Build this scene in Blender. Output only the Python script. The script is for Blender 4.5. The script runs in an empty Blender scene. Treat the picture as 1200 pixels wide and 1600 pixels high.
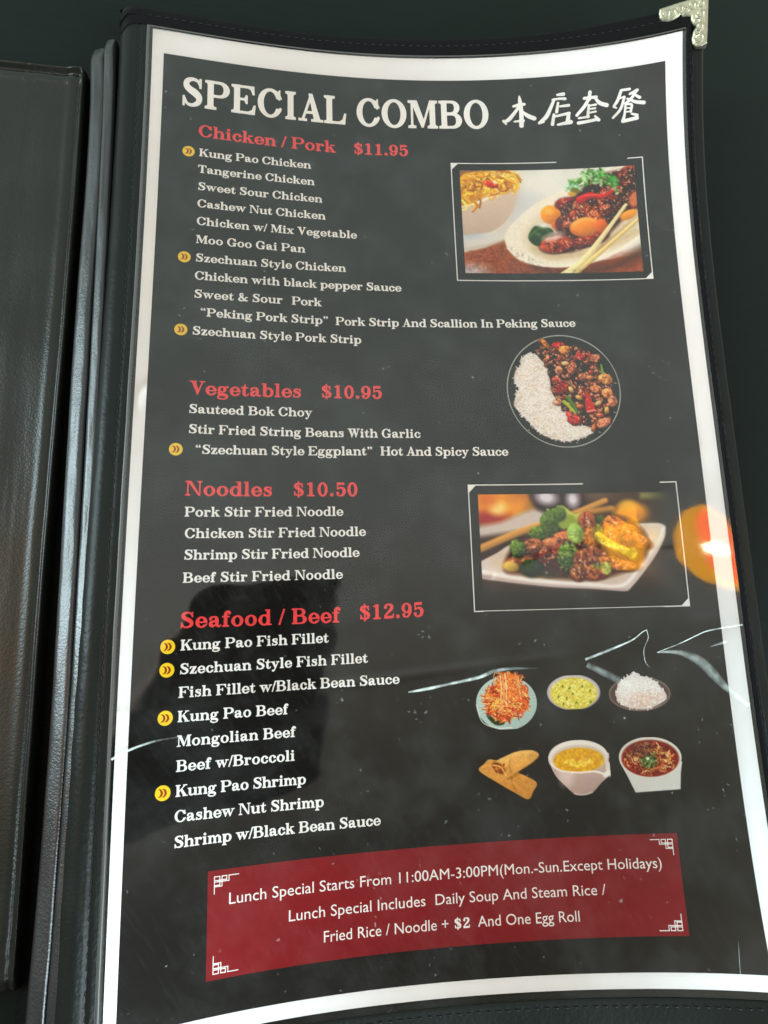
import bpy, math, random
import numpy as np
from mathutils import Matrix, Vector, geometry
random.seed(7)
RNG = np.random.RandomState(11)
MM = 0.001
scene = bpy.context.scene

# ------------------------------------------------------------------ camera
R_CAM = [[0.9939413, 0.0070928, -0.1096834], [-0.0281348, 0.9810871, -0.1915113], [0.1062506, 0.1934369, 0.9753425]]
C_CAM = [-45.637, -62.3285, 227.1147]
cam_data = bpy.data.cameras.new("camera")
cam = bpy.data.objects.new("camera", cam_data)
scene.collection.objects.link(cam)
scene.camera = cam
cam_data.sensor_fit = 'HORIZONTAL'
cam_data.sensor_width = 36.0
cam_data.lens = 1000.793 / 1200.0 * 36.0
cam_data.clip_start = 0.01
cam_data.clip_end = 50.0
m = Matrix([list(R_CAM[0]) + [C_CAM[0] * MM], list(R_CAM[1]) + [C_CAM[1] * MM], list(R_CAM[2]) + [C_CAM[2] * MM], [0, 0, 0, 1]])
cam.matrix_world = m
cam_data.dof.use_dof = False

# ------------------------------------------------------------------ world: soft room light
world = bpy.data.worlds.new("World")
scene.world = world
world.use_nodes = True
wn = world.node_tree.nodes
wl = world.node_tree.links
for n in list(wn):
    wn.remove(n)
w_out = wn.new('ShaderNodeOutputWorld')
w_bg = wn.new('ShaderNodeBackground')
w_tc = wn.new('ShaderNodeTexCoord')
w_sep = wn.new('ShaderNodeSeparateXYZ')
w_map = wn.new('ShaderNodeMapRange')
w_ramp = wn.new('ShaderNodeValToRGB')
wl.new(w_tc.outputs['Generated'], w_sep.inputs[0])
wl.new(w_sep.outputs['Y'], w_map.inputs['Value'])
w_map.inputs['From Min'].default_value = -0.8
w_map.inputs['From Max'].default_value = 0.8
wl.new(w_map.outputs[0], w_ramp.inputs[0])
wl.new(w_ramp.outputs[0], w_bg.inputs[0])
w_bg.inputs[1].default_value = 1.20
wl.new(w_bg.outputs[0], w_out.inputs[0])
el = w_ramp.color_ramp.elements
stops = [(0.0, (0.12, 0.11, 0.10)), (0.27, (0.20, 0.18, 0.14)), (0.42, (0.60, 0.57, 0.46)), (0.55, (1.06, 1.07, 0.98)),
         (0.72, (1.06, 1.18, 1.10)), (0.88, (0.90, 1.05, 0.98)), (1.0, (0.62, 0.77, 0.70))]
el[0].position, el[0].color = stops[0][0], (*stops[0][1], 1)
el[1].position, el[1].color = stops[-1][0], (*stops[-1][1], 1)
for p, c in stops[1:-1]:
    e = el.new(p)
    e.color = (*c, 1)

scene.view_settings.view_transform = 'Standard'
scene.view_settings.look = 'None'
scene.view_settings.exposure = 0.25
scene.view_settings.gamma = 1.0


def area_light(name, loc, target, sx, sy, radiance, color):
    d = bpy.data.lights.new(name, 'AREA')
    d.shape = 'RECTANGLE'
    d.size, d.size_y = sx, sy
    d.energy = radiance * math.pi * sx * sy      # a lambertian panel of that radiance
    d.color = color
    o = bpy.data.objects.new(name, d)
    scene.collection.objects.link(o)
    o.location = loc
    o.rotation_euler = (Vector(target) - Vector(loc)).to_track_quat('-Z', 'Y').to_euler()
    return o


# daylight window high to the left and a warm lit wall beyond it
area_light("window_light", (-1.18, 0.30, 0.90), (-0.12, 0.0, 0), 0.60, 0.85, 27.0, (0.72, 0.93, 1.0))
area_light("added_fill_light", (0.95, -0.85, 1.0), (0.0, -0.05, 0), 0.8, 0.8, 32.0, (0.76, 0.93, 1.0))  # added soft fill from behind right, brightens the page whites
area_light("warm_room_light", (-0.60, -0.06, 1.2), (-0.15, -0.05, 0), 0.40, 0.36, 5.5, (1.0, 0.42, 0.13))

# ------------------------------------------------------------------ the curved sheet: (u, v, h) in mm -> world
PW, PH = 215.9, 355.4
POW = [(0, 2), (0, 3), (0, 4), (1, 1), (1, 2), (1, 3), (1, 4), (2, 0), (2, 1), (2, 2), (2, 3), (2, 4), (3, 0), (3, 1), (3, 2), (3, 3), (4, 0), (4, 1), (4, 2), (5, 0), (5, 1)]
COEF = [-6.6606, 2.2498, 5.5891, 4.1173, -1.3586, -1.4143, 5.5202, 6.7883, -1.9107, 6.5953, 1.864, 0.4345, -1.6906, 0.0593, 0.9293, 1.1798, 0.7876, -1.4331, 0.703, 1.1454, 0.4166]
_g = (np.arange(12) + .5) / 12


def surf(u, v):
    u = np.asarray(u, float)
    v = np.asarray(v, float)
    s = (u - PW / 2) / (PW / 2)
    t = (355.6 / 2 - v) / (355.6 / 2)
    z = sum(k * s ** a * t ** b for k, (a, b) in zip(COEF, POW))
    zs = sum(k * a * (s[..., None] * _g) ** max(a - 1, 0) * t[..., None] ** b for k, (a, b) in zip(COEF, POW)) / (PW / 2)
    zt = sum(k * b * s[..., None] ** a * (t[..., None] * _g) ** max(b - 1, 0) for k, (a, b) in zip(COEF, POW)) / 177.8
    fx = np.sqrt(np.clip(1 - zs ** 2, .2, 1)).mean(-1)
    fy = np.sqrt(np.clip(1 - zt ** 2, .2, 1)).mean(-1)
    return np.stack([(u - PW / 2) * fx, (177.8 - v) * fy, z], -1)


# lookup grid so that tens of thousands of print vertices stay quick
_GU = np.arange(-24, 236.1, 1.0)
_GV = np.arange(-20, 376.1, 1.0)
_UU, _VV = np.meshgrid(_GU, _GV)
_GP = surf(_UU, _VV)
_du = np.gradient(_GP, 1.0, axis=1)
_dv = -np.gradient(_GP, 1.0, axis=0)
_GN = np.cross(_du, _dv)
_GN /= np.linalg.norm(_GN, axis=-1, keepdims=True)


def lift(u, v, h=0.0):
    """points h mm above the sheet at page position (u, v) mm, in metres"""
    u = np.clip(np.asarray(u, float), -23.9, 235.9)
    v = np.clip(np.asarray(v, float), -19.9, 375.9)
    a = u - _GU[0]
    b = v - _GV[0]
    i = np.minimum(a.astype(int), len(_GU) - 2)
    j = np.minimum(b.astype(int), len(_GV) - 2)
    fa = (a - i)[..., None]
    fb = (b - j)[..., None]

    def bil(G):
        return (G[j, i] * (1 - fa) + G[j, i + 1] * fa) * (1 - fb) + (G[j + 1, i] * (1 - fa) + G[j + 1, i + 1] * fa) * fb
    n = bil(_GN)
    return (bil(_GP) + n * np.asarray(h, float)[..., None]) * MM


def lift_exact(U, V, h):
    out = []
    for k in range(0, U.shape[0], 40):
        n = lift(U[k:k + 40], V[k:k + 40], np.ones(U[k:k + 40].shape)) - lift(U[k:k + 40], V[k:k + 40], np.zeros(U[k:k + 40].shape))
        out.append(surf(U[k:k + 40], V[k:k + 40]) * MM + n * h[k:k + 40][..., None])
    return np.concatenate(out)


# ------------------------------------------------------------------ helpers
def mesh_object(name, verts, faces, material, parent=None, smooth=True):
    me = bpy.data.meshes.new(name)
    me.from_pydata([tuple(p) for p in np.asarray(verts).tolist()], [], faces)
    if smooth:
        me.polygons.foreach_set('use_smooth', [True] * len(me.polygons))
    me.update()
    if material:
        me.materials.append(material)
    o = bpy.data.objects.new(name, me)
    scene.collection.objects.link(o)
    if parent is not None:
        o.parent = parent
    return o


def thing(name, label, category, loc=(0, 0, 0)):
    o = bpy.data.objects.new(name, None)
    scene.collection.objects.link(o)
    o.location = loc
    o.empty_display_size = 0.02
    o['label'] = label
    o['category'] = category
    return o


def grid_faces(nr, nc, flip=False):
    i = np.arange(nr - 1)[:, None] * nc + np.arange(nc - 1)[None, :]
    f = np.stack([i, i + 1, i + nc + 1, i + nc], -1).reshape(-1, 4)
    if flip:
        f = f[:, ::-1]
    return f.tolist()


def grid_object(name, P, material, parent=None, flip=False, smooth=True):
    nr, nc = P.shape[:2]
    return mesh_object(name, P.reshape(-1, 3), grid_faces(nr, nc, flip), material, parent, smooth)


def smooth_noise(shape, cells, seed):
    """value noise in [0,1], bicubic-ish"""
    r = np.random.RandomState(seed)
    ny, nx = int(cells[0]) + 3, int(cells[1]) + 3
    g = r.rand(ny, nx)
    y = np.linspace(0, cells[0], shape[0])
    x = np.linspace(0, cells[1], shape[1])
    j = y.astype(int)
    i = x.astype(int)
    fy = y - j
    fx = x - i
    fy = (fy * fy * (3 - 2 * fy))[:, None]
    fx = (fx * fx * (3 - 2 * fx))[None, :]
    a = g[np.ix_(j, i)]
    b = g[np.ix_(j, i + 1)]
    c = g[np.ix_(j + 1, i)]
    d = g[np.ix_(j + 1, i + 1)]
    return (a * (1 - fx) + b * fx) * (1 - fy) + (c * (1 - fx) + d * fx) * fy


def lin(c):
    c = np.asarray(c, float) / 255.0
    return np.where(c <= 0.04045, c / 12.92, ((c + 0.055) / 1.055) ** 2.4)


# ------------------------------------------------------------------ materials
def new_mat(name):
    ma = bpy.data.materials.new(name)
    ma.use_nodes = True
    nt = ma.node_tree
    return ma, nt, nt.nodes['Principled BSDF']


def nd(nt, kind, **kw):
    n = nt.nodes.new(kind)
    for k, v in kw.items():
        if k in n.inputs:
            n.inputs[k].default_value = v
        else:
            setattr(n, k, v)
    return n


def leather_mat(name, base=(0.010, 0.011, 0.010), rough=0.36, grain=900.0, bump=0.35, spec=0.5):
    ma, nt, b = new_mat(name)
    L = nt.links
    tc = nd(nt, 'ShaderNodeTexCoord')
    vor = nd(nt, 'ShaderNodeTexVoronoi', feature='SMOOTH_F1', Scale=grain)
    noi = nd(nt, 'ShaderNodeTexNoise', Scale=grain * 0.45, Detail=6.0)
    big = nd(nt, 'ShaderNodeTexNoise', Scale=28.0, Detail=5.0)
    fine = nd(nt, 'ShaderNodeTexNoise', Scale=grain * 3, Detail=3.0)
    for t in (vor, noi, big, fine):
        L.new(tc.outputs['Object'], t.inputs['Vector'])
    ad = nd(nt, 'ShaderNodeMath', operation='ADD')
    L.new(vor.outputs['Distance'], ad.inputs[0])
    L.new(noi.outputs[0], ad.inputs[1])
    bp = nd(nt, 'ShaderNodeBump', Strength=bump, Distance=0.0003)
    L.new(ad.outputs[0], bp.inputs['Height'])
    bp2 = nd(nt, 'ShaderNodeBump', Strength=0.12, Distance=0.001)
    L.new(big.outputs[0], bp2.inputs['Height'])
    L.new(bp.outputs[0], bp2.inputs['Normal'])
    L.new(bp2.outputs[0], b.inputs['Normal'])
    mr = nd(nt, 'ShaderNodeMapRange')
    mr.inputs['From Min'].default_value = 0.3
    mr.inputs['From Max'].default_value = 0.7
    mr.inputs['To Min'].default_value = rough - 0.07
    mr.inputs['To Max'].default_value = rough + 0.10
    L.new(big.outputs[0], mr.inputs['Value'])
    L.new(mr.outputs[0], b.inputs['Roughness'])
    mx = nd(nt, 'ShaderNodeMix', data_type='RGBA')
    mx.inputs['A'].default_value = (*base, 1)
    mx.inputs['B'].default_value = (base[0] * 2.2, base[1] * 2.2, base[2] * 2.2, 1)
    L.new(fine.outputs[0], mx.inputs['Factor'])
    L.new(mx.outputs['Result'], b.inputs['Base Color'])
    b.inputs['Specular IOR Level'].default_value = spec
    return ma


def flat_mat(name, col, rough=0.55, var=0.06, scale=220.0, spec=0.04, bump=0.0):
    ma, nt, b = new_mat(name)
    L = nt.links
    tc = nd(nt, 'ShaderNodeTexCoord')
    noi = nd(nt, 'ShaderNodeTexNoise', Scale=scale, Detail=6.0)
    L.new(tc.outputs['Object'], noi.inputs['Vector'])
    mx = nd(nt, 'ShaderNodeMix', data_type='RGBA')
    mx.inputs['A'].default_value = (*[c * (1 - var) for c in col], 1)
    mx.inputs['B'].default_value = (*[min(1, c * (1 + var)) for c in col], 1)
    L.new(noi.outputs[0], mx.inputs['Factor'])
    L.new(mx.outputs['Result'], b.inputs['Base Color'])
    b.inputs['Roughness'].default_value = rough
    b.inputs['Specular IOR Level'].default_value = spec
    if bump:
        bp = nd(nt, 'ShaderNodeBump', Strength=bump, Distance=0.0002)
        L.new(noi.outputs[0], bp.inputs['Height'])
        L.new(bp.outputs[0], b.inputs['Normal'])
    return ma


M_PAPER = flat_mat("white_paper", (0.83, 0.845, 0.86), var=0.03, scale=90)
M_BLACK = flat_mat("black_ink", (0.009, 0.0088, 0.008), var=0.3, scale=60)
M_WHITE = flat_mat("white_ink", (0.90, 0.91, 0.90), var=0.02)
M_REDTEXT = flat_mat("red_heading_ink", (0.86, 0.075, 0.08), var=0.06)
M_BANNER = flat_mat("red_banner_ink", (0.23, 0.007, 0.012), var=0.10, scale=120)
M_YELLOW = flat_mat("yellow_ink", (0.92, 0.66, 0.03), var=0.05)
M_CHEVRON = flat_mat("dark_red_ink", (0.28, 0.05, 0.01), var=0.05)
M_LEATHER = leather_mat("black_leatherette", base=(0.003, 0.0035, 0.003), rough=0.33, spec=0.07, bump=0.22)
M_LEATHER_LEFT = leather_mat("left_cover_leatherette", base=(0.004, 0.004, 0.003), rough=0.28, grain=1500, bump=0.18, spec=0.16)
M_LEATHER_SOFT = leather_mat("creased_black_leatherette", base=(0.002, 0.002, 0.002), rough=0.45, grain=650, bump=0.5, spec=0.025)
M_LEATHER_SPINE = leather_mat("polished_spine_leatherette", base=(0.004, 0.004, 0.004), rough=0.33, grain=1700, bump=0.20, spec=0.38)
M_THREAD = flat_mat("black_thread", (0.005, 0.005, 0.005), rough=0.5, spec=0.12)
M_VINYL_EDGE = flat_mat("vinyl_edge", (0.035, 0.033, 0.03), rough=0.35, spec=0.25)

# paint: flat print whose colours are stored on its own fine grid
M_PRINT, _nt, _b = new_mat("printed_photo_ink")
_at = nd(_nt, 'ShaderNodeAttribute', attribute_name='ink')
_nt.links.new(_at.outputs['Color'], _b.inputs['Base Color'])
_b.inputs['Roughness'].default_value = 0.55
_b.inputs['Specular IOR Level'].default_value = 0.04

# clear vinyl: see-through, glossy, with dust, scuffs and fine scratches
M_SLEEVE = bpy.data.materials.new("clear_vinyl")
M_SLEEVE.use_nodes = True
_nt = M_SLEEVE.node_tree
_nt.nodes.clear()
_L = _nt.links
_out = nd(_nt, 'ShaderNodeOutputMaterial')
_tc = nd(_nt, 'ShaderNodeTexCoord')
_tr = nd(_nt, 'ShaderNodeBsdfTransparent')
_tr.inputs[0].default_value = (0.97, 0.97, 0.965, 1)
_gl = nd(_nt, 'ShaderNodeBsdfGlossy', Roughness=0.045)
_df = nd(_nt, 'ShaderNodeBsdfDiffuse')
_df.inputs[0].default_value = (0.62, 0.64, 0.62, 1)
_fr = nd(_nt, 'ShaderNodeFresnel', IOR=1.52)
_wav = nd(_nt, 'ShaderNodeTexNoise', Scale=22.0, Detail=3.0)
_mic = nd(_nt, 'ShaderNodeTexNoise', Scale=300.0, Detail=4.0)
_L.new(_tc.outputs['Object'], _wav.inputs['Vector'])
_L.new(_tc.outputs['Object'], _mic.inputs['Vector'])
_bp = nd(_nt, 'ShaderNodeBump', Strength=0.14, Distance=0.0012)
_bp2 = nd(_nt, 'ShaderNodeBump', Strength=0.012, Distance=0.0001)
_L.new(_wav.outputs[0], _bp.inputs['Height'])
_L.new(_mic.outputs[0], _bp2.inputs['Height'])
_L.new(_bp.outputs[0], _bp2.inputs['Normal'])
_L.new(_bp2.outputs[0], _gl.inputs['Normal'])
_L.new(_bp2.outputs[0], _fr.inputs['Normal'])
_m1 = nd(_nt, 'ShaderNodeMixShader')
_frm = nd(_nt, 'ShaderNodeMath', operation='MULTIPLY')
_frm.inputs[1].default_value = 1.15
_L.new(_fr.outputs[0], _frm.inputs[0])
_L.new(_frm.outputs[0], _m1.inputs[0])
_L.new(_tr.outputs[0], _m1.inputs[1])
_L.new(_gl.outputs[0], _m1.inputs[2])
# dust specks
_sp = nd(_nt, 'ShaderNodeTexVoronoi', Scale=520.0)
_dn = nd(_nt, 'ShaderNodeTexNoise', Scale=700.0, Detail=4.0)
_L.new(_tc.outputs['Object'], _dn.inputs['Vector'])
_dv = nd(_nt, 'ShaderNodeVectorMath', operation='MULTIPLY_ADD')
_dv.inputs[1].default_value = (0.0028, 0.0028, 0.0)
_L.new(_dn.outputs['Color'], _dv.inputs[0])
_L.new(_tc.outputs['Object'], _dv.inputs[2])
_L.new(_dv.outputs[0], _sp.inputs['Vector'])
_spr = nd(_nt, 'ShaderNodeMapRange')
_spr.inputs['From Min'].default_value = 0.24
_spr.inputs['From Max'].default_value = 0.05
_spr.inputs['To Min'].default_value = 0.0
_spr.inputs['To Max'].default_value = 1.0
_L.new(_sp.outputs['Distance'], _spr.inputs['Value'])
_spn = nd(_nt, 'ShaderNodeTexNoise', Scale=95.0, Detail=3.0)
_L.new(_tc.outputs['Object'], _spn.inputs['Vector'])
_spm = nd(_nt, 'ShaderNodeMapRange')
_spm.inputs['From Min'].default_value = 0.52
_spm.inputs['From Max'].default_value = 0.72
_spm.inputs['To Max'].default_value = 0.16
_L.new(_spn.outputs[0], _spm.inputs['Value'])
_sps = nd(_nt, 'ShaderNodeSeparateColor')
_L.new(_sp.outputs['Color'], _sps.inputs[0])
_spg = nd(_nt, 'ShaderNodeMath', operation='GREATER_THAN')
_spg.inputs[1].default_value = 0.78
_L.new(_sps.outputs[0], _spg.inputs[0])
_spy = nd(_nt, 'ShaderNodeMath', operation='MULTIPLY')
_L.new(_spr.outputs[0], _spy.inputs[0])
_L.new(_spg.outputs[0], _spy.inputs[1])
_spx = nd(_nt, 'ShaderNodeMath', operation='MULTIPLY')
_L.new(_spy.outputs[0], _spx.inputs[0])
_L.new(_spm.outputs[0], _spx.inputs[1])
# scuffs: stretched noise running down to the right
_vr = nd(_nt, 'ShaderNodeVectorRotate', rotation_type='Z_AXIS')
_vr.inputs['Angle'].default_value = math.radians(58)
_L.new(_tc.outputs['Object'], _vr.inputs['Vector'])
_mp = nd(_nt, 'ShaderNodeMapping')
_mp.inputs['Scale'].default_value = (130, 900, 60)
_L.new(_vr.outputs[0], _mp.inputs['Vector'])
_sc = nd(_nt, 'ShaderNodeTexNoise', Scale=1.0, Detail=5.0)
_L.new(_mp.outputs[0], _sc.inputs['Vector'])
_scm = nd(_nt, 'ShaderNodeMapRange')
_scm.inputs['From Min'].default_value = 0.52
_scm.inputs['From Max'].default_value = 0.85
_scm.inputs['To Max'].default_value = 0.005
_L.new(_sc.outputs[0], _scm.inputs['Value'])
_cl = nd(_nt, 'ShaderNodeTexNoise', Scale=30.0, Detail=6.0, Roughness=0.7)
_L.new(_tc.outputs['Object'], _cl.inputs['Vector'])
_clm = nd(_nt, 'ShaderNodeMapRange')
_clm.inputs['From Min'].default_value = 0.45
_clm.inputs['From Max'].default_value = 0.75
_clm.inputs['To Max'].default_value = 0.012
_L.new(_cl.outputs[0], _clm.inputs['Value'])
_s1 = nd(_nt, 'ShaderNodeMath', operation='ADD')
_s2 = nd(_nt, 'ShaderNodeMath', operation='ADD')
_L.new(_spx.outputs[0], _s1.inputs[0])
_L.new(_scm.outputs[0], _s1.inputs[1])
_L.new(_s1.outputs[0], _s2.inputs[0])
_L.new(_clm.outputs[0], _s2.inputs[1])
_m2 = nd(_nt, 'ShaderNodeMixShader')
_L.new(_s2.outputs[0], _m2.inputs[0])
_L.new(_m1.outputs[0], _m2.inputs[1])
_L.new(_df.outputs[0], _m2.inputs[2])
_L.new(_m2.outputs[0], _out.inputs[0])

# pale translucent film: streaks of reflected light painted over the vinyl
M_PAINTED_REFLECTION = bpy.data.materials.new("painted_reflection_film")
M_PAINTED_REFLECTION.use_nodes = True
_nt = M_PAINTED_REFLECTION.node_tree
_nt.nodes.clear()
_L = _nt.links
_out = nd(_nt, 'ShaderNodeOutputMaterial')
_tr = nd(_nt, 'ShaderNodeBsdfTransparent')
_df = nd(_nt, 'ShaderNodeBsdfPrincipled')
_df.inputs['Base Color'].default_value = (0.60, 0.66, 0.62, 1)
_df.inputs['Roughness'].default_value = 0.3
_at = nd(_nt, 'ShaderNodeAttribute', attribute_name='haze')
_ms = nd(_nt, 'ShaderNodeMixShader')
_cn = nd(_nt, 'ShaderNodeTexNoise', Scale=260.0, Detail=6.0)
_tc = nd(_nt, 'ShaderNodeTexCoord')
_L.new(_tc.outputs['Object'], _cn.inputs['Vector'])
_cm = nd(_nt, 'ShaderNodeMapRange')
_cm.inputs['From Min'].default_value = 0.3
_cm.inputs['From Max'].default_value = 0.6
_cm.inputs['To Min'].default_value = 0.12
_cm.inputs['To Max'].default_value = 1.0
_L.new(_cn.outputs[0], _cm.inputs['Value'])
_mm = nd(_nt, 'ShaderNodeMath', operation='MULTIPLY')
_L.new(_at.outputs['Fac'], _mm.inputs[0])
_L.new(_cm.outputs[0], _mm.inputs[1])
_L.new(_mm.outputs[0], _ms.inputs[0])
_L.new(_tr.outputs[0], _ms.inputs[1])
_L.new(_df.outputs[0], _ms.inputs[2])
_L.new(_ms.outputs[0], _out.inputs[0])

# ------------------------------------------------------------------ the table top
M_TABLE, _nt, _b = new_mat("dark_green_laminate")
_L = _nt.links
_tc = nd(_nt, 'ShaderNodeTexCoord')
_mp = nd(_nt, 'ShaderNodeMapping')
_mp.inputs['Scale'].default_value = (1, 14, 1)
_n1 = nd(_nt, 'ShaderNodeTexNoise', Scale=60.0, Detail=8.0, Roughness=0.65)
_n2 = nd(_nt, 'ShaderNodeTexNoise', Scale=9.0, Detail=4.0)
_L.new(_tc.outputs['Object'], _mp.inputs['Vector'])
_L.new(_mp.outputs[0], _n1.inputs['Vector'])
_L.new(_tc.outputs['Object'], _n2.inputs['Vector'])
_mx = nd(_nt, 'ShaderNodeMix', data_type='RGBA')
_mx.inputs['A'].default_value = (0.0020, 0.0030, 0.0024, 1)
_mx.inputs['B'].default_value = (0.0036, 0.0054, 0.0044, 1)
_L.new(_n1.outputs[0], _mx.inputs['Factor'])
_L.new(_mx.outputs['Result'], _b.inputs['Base Color'])
_mr = nd(_nt, 'ShaderNodeMapRange')
_mr.inputs['To Min'].default_value = 0.30
_mr.inputs['To Max'].default_value = 0.46
_L.new(_n2.outputs[0], _mr.inputs['Value'])
_L.new(_mr.outputs[0], _b.inputs['Roughness'])
_bp = nd(_nt, 'ShaderNodeBump', Strength=0.12, Distance=0.0003)
_L.new(_n1.outputs[0], _bp.inputs['Height'])
_L.new(_bp.outputs[0], _b.inputs['Normal'])
_b.inputs['Specular IOR Level'].default_value = 0.05
TZ = -12.0
_v = []
_xs, _ys = (-450, 450), (-340, 420)
tv = [(x * MM, y * MM, z * MM) for z in (TZ, TZ - 30) for y in _ys for x in _xs]
table = mesh_object("table_top", tv, [(0, 1, 3, 2), (4, 6, 7, 5), (0, 4, 5, 1), (2, 3, 7, 6), (0, 2, 6, 4), (1, 5, 7, 3)], M_TABLE, smooth=False)
table['kind'] = 'structure'

# ------------------------------------------------------------------ the menu folder
menu = thing("menu_folder", "open black leatherette menu folder with white bordered combo menu under clear vinyl", "menu", (0, 0, TZ * MM))
OFF = np.array([0, 0, -TZ * MM])          # parts are built in world metres; the empty sits on the table


def part(name, P, material, parent=menu, flip=False):
    o = grid_object(name, P, material, None, flip)
    attach(o, parent)
    return o


def attach(o, parent):
    o.parent = parent
    if parent is menu:
        o.location = OFF
    return o


def ss(a, b, x):
    t = np.clip((x - a) / (b - a), 0, 1)
    return t * t * (3 - 2 * t)


# leather board under and around the sheet
us = np.unique(np.concatenate([np.linspace(-13.2, -8, 22), np.linspace(-8, 0, 17), np.linspace(0, 217, 60), np.linspace(217, 222, 11), np.linspace(222, 224.3, 12)]))
vs = np.unique(np.concatenate([np.linspace(-8.6, -6.5, 10), np.linspace(-6.5, 0, 10), np.linspace(0, 357, 150), np.linspace(357, 364, 12), np.linspace(364, 366.2, 10)]))
U, V = np.meshgrid(us, vs)
h = np.full(U.shape, -0.45)
h += 1.15 * ss(-1.2, -2.0, U)                        # leather border stands above the pocket
h += 1.05 * ss(217.2, 217.8, U)
h += 1.05 * ss(357.2, 357.9, V)
h += 0.9 * ss(-0.4, -1.0, V)
h = np.minimum(h, 0.75)
h -= 0.35 * np.exp(-((U + 4.9) / 0.6) ** 2)          # stitch trench
d = (-U - 7.5) / 5.7
h -= np.where(d > 0, 6.5 * (1 - np.sqrt(np.clip(1 - np.clip(d, 0, 1) ** 2, 0, 1))), 0)
h -= 1.1 * ss(219.3, 219.9, U)                       # the outer lip lies lower
d = (U - 222.6) / 1.7
h -= np.where(d > 0, 3.5 * (1 - np.sqrt(np.clip(1 - np.clip(d, 0, 1) ** 2, 0, 1))), 0)
d = (-V - 6.9) / 1.7
h -= np.where(d > 0, 3.0 * (1 - np.sqrt(np.clip(1 - np.clip(d, 0, 1) ** 2, 0, 1))), 0)
d = (V - 364.5) / 1.7
h -= np.where(d > 0, 3.0 * (1 - np.sqrt(np.clip(1 - np.clip(d, 0, 1) ** 2, 0, 1))), 0)
wob = smooth_noise(U.shape, (60, 6), 3) - .5
h += np.where((U < -1.5) | (U > 217.8), 0.25 * wob, 0)
part("cover_board", lift_exact(U, V, h), M_LEATHER, flip=True)

# skirt: the side faces of the board down towards the table
def skirt(name, uu, vv, h0, depth, mat):
    top = lift(uu, vv, np.full(len(uu), h0))
    P = np.stack([top, top - np.array([0, 0, depth * 0.5 * MM]), top - np.array([0, 0, depth * MM])])
    return part(name, P, mat)


n = 90
skirt("board_edge", np.full(n, -13.2), np.linspace(-8.6, 366, n), -5.7, 4.0, M_LEATHER)
skirt("board_edge", np.full(n, 224.3), np.linspace(-8.6, 366, n), -3.6, 4.0, M_LEATHER)
skirt("board_edge", np.linspace(-13.2, 224.3, n), np.full(n, -8.6), -2.6, 4.0, M_LEATHER)

# folded binding along the top edge, wrapping over the roll at the left
us = np.linspace(-13.4, 224.0, 170)
prof = [(-0.55, 0.55), (-0.62, 0.98), (-1.0, 1.12), (-4.0, 1.15), (-7.0, 1.05), (-8.3, 0.6), (-9.0, -0.4), (-9.1, -3.0)]
P = []
drop = np.where(us < -7.5, 6.5 * (1 - np.sqrt(np.clip(1 - np.clip((-us - 7.5) / 5.9, 0, 1) ** 2, 0, 1))), 0)
sag = 0.6 * np.clip((-us - 4) / 8, 0, 1) ** 2 * 6          # it curves down the roll at the corner
for a, b in prof:
    P.append(lift(us, a + sag * (1 if a > -3 else 0.75 if a > -8 else 0.6), b - drop))
part("top_binding", np.array(P), M_LEATHER_SOFT)
P = []
us2 = np.linspace(-13.5, -4.5, 24)
drop2 = np.where(us2 < -7.5, 6.5 * (1 - np.sqrt(np.clip(1 - np.clip((-us2 - 7.5) / 6.0, 0, 1) ** 2, 0, 1))), 0)
sag2 = 0.6 * np.clip((-us2 - 4) / 8, 0, 1) ** 2 * 6
fade = ss(-4.5, -8, us2)
for a, b in [(-4.6, 1.1), (-4.7, 1.55), (-5.6, 1.7), (-6.6, 1.55), (-6.7, 1.0)]:
    P.append(lift(us2, a + sag2 * 0.8, 1.12 + (b - 1.1) * fade - drop2))
part("binding_fold", np.array(P), M_LEATHER_SOFT)

# side binding along the right edge of the pocket with a ragged trimmed edge
vs = np.linspace(-2, 365, 420)
rag = 0.35 * (smooth_noise((420, 2), (130, 1), 9)[:, 0] - .5) + 0.2 * (smooth_noise((420, 2), (300, 1), 19)[:, 0] - .5)
P = []
for a, b in [(217.25, 0.45), (217.3, 0.95), (217.7, 1.12), (218.6, 1.15), (219.25, 1.0), (219.4, 0.5), (219.5, -0.4)]:
    P.append(lift(a + rag * (1 if a > 219 else 0), vs, np.full(len(vs), b)))
part("side_binding", np.array(P), M_LEATHER_SOFT, flip=True)

# thin vinyl edges that show as pale hairlines beside the sheet
def ribbon(name, uu, vv, w_u, w_v, h0, mat, parent=menu, dh=0.0):
    A = lift(uu, vv, np.full(len(uu), h0))
    B = lift(uu + w_u, vv + w_v, np.full(len(uu), h0 + dh))
    return part(name, np.stack([A, B]), mat, parent)


# stitching
sv, sf = [], []


def stitch(u, v, du, dv, h0, r=0.22, L=1.9):
    c = lift(np.array([u, u + du * L]), np.array([v, v + dv * L]), np.array([h0, h0]))
    a, b = Vector(c[0]), Vector(c[1])
    ax = (b - a).normalized()
    side = ax.cross(Vector((0, 0, 1))).normalized()
    up = side.cross(ax)
    base = len(sv)
    for t, k, dz in ((0, 0.35, -0.25), (0.2, 1.0, 0.05), (0.8, 1.0, 0.05), (1, 0.35, -0.25)):
        p = a.lerp(b, t) + up * dz * MM
        for q in range(6):
            w = q * math.pi / 3
            sv.append(tuple(p + (side * math.cos(w) + up * math.sin(w)) * r * k * MM))
    for s in range(3):
        for q in range(6):
            sf.append((base + s * 6 + q, base + s * 6 + (q + 1) % 6, base + (s + 1) * 6 + (q + 1) % 6, base + (s + 1) * 6 + q))


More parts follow.
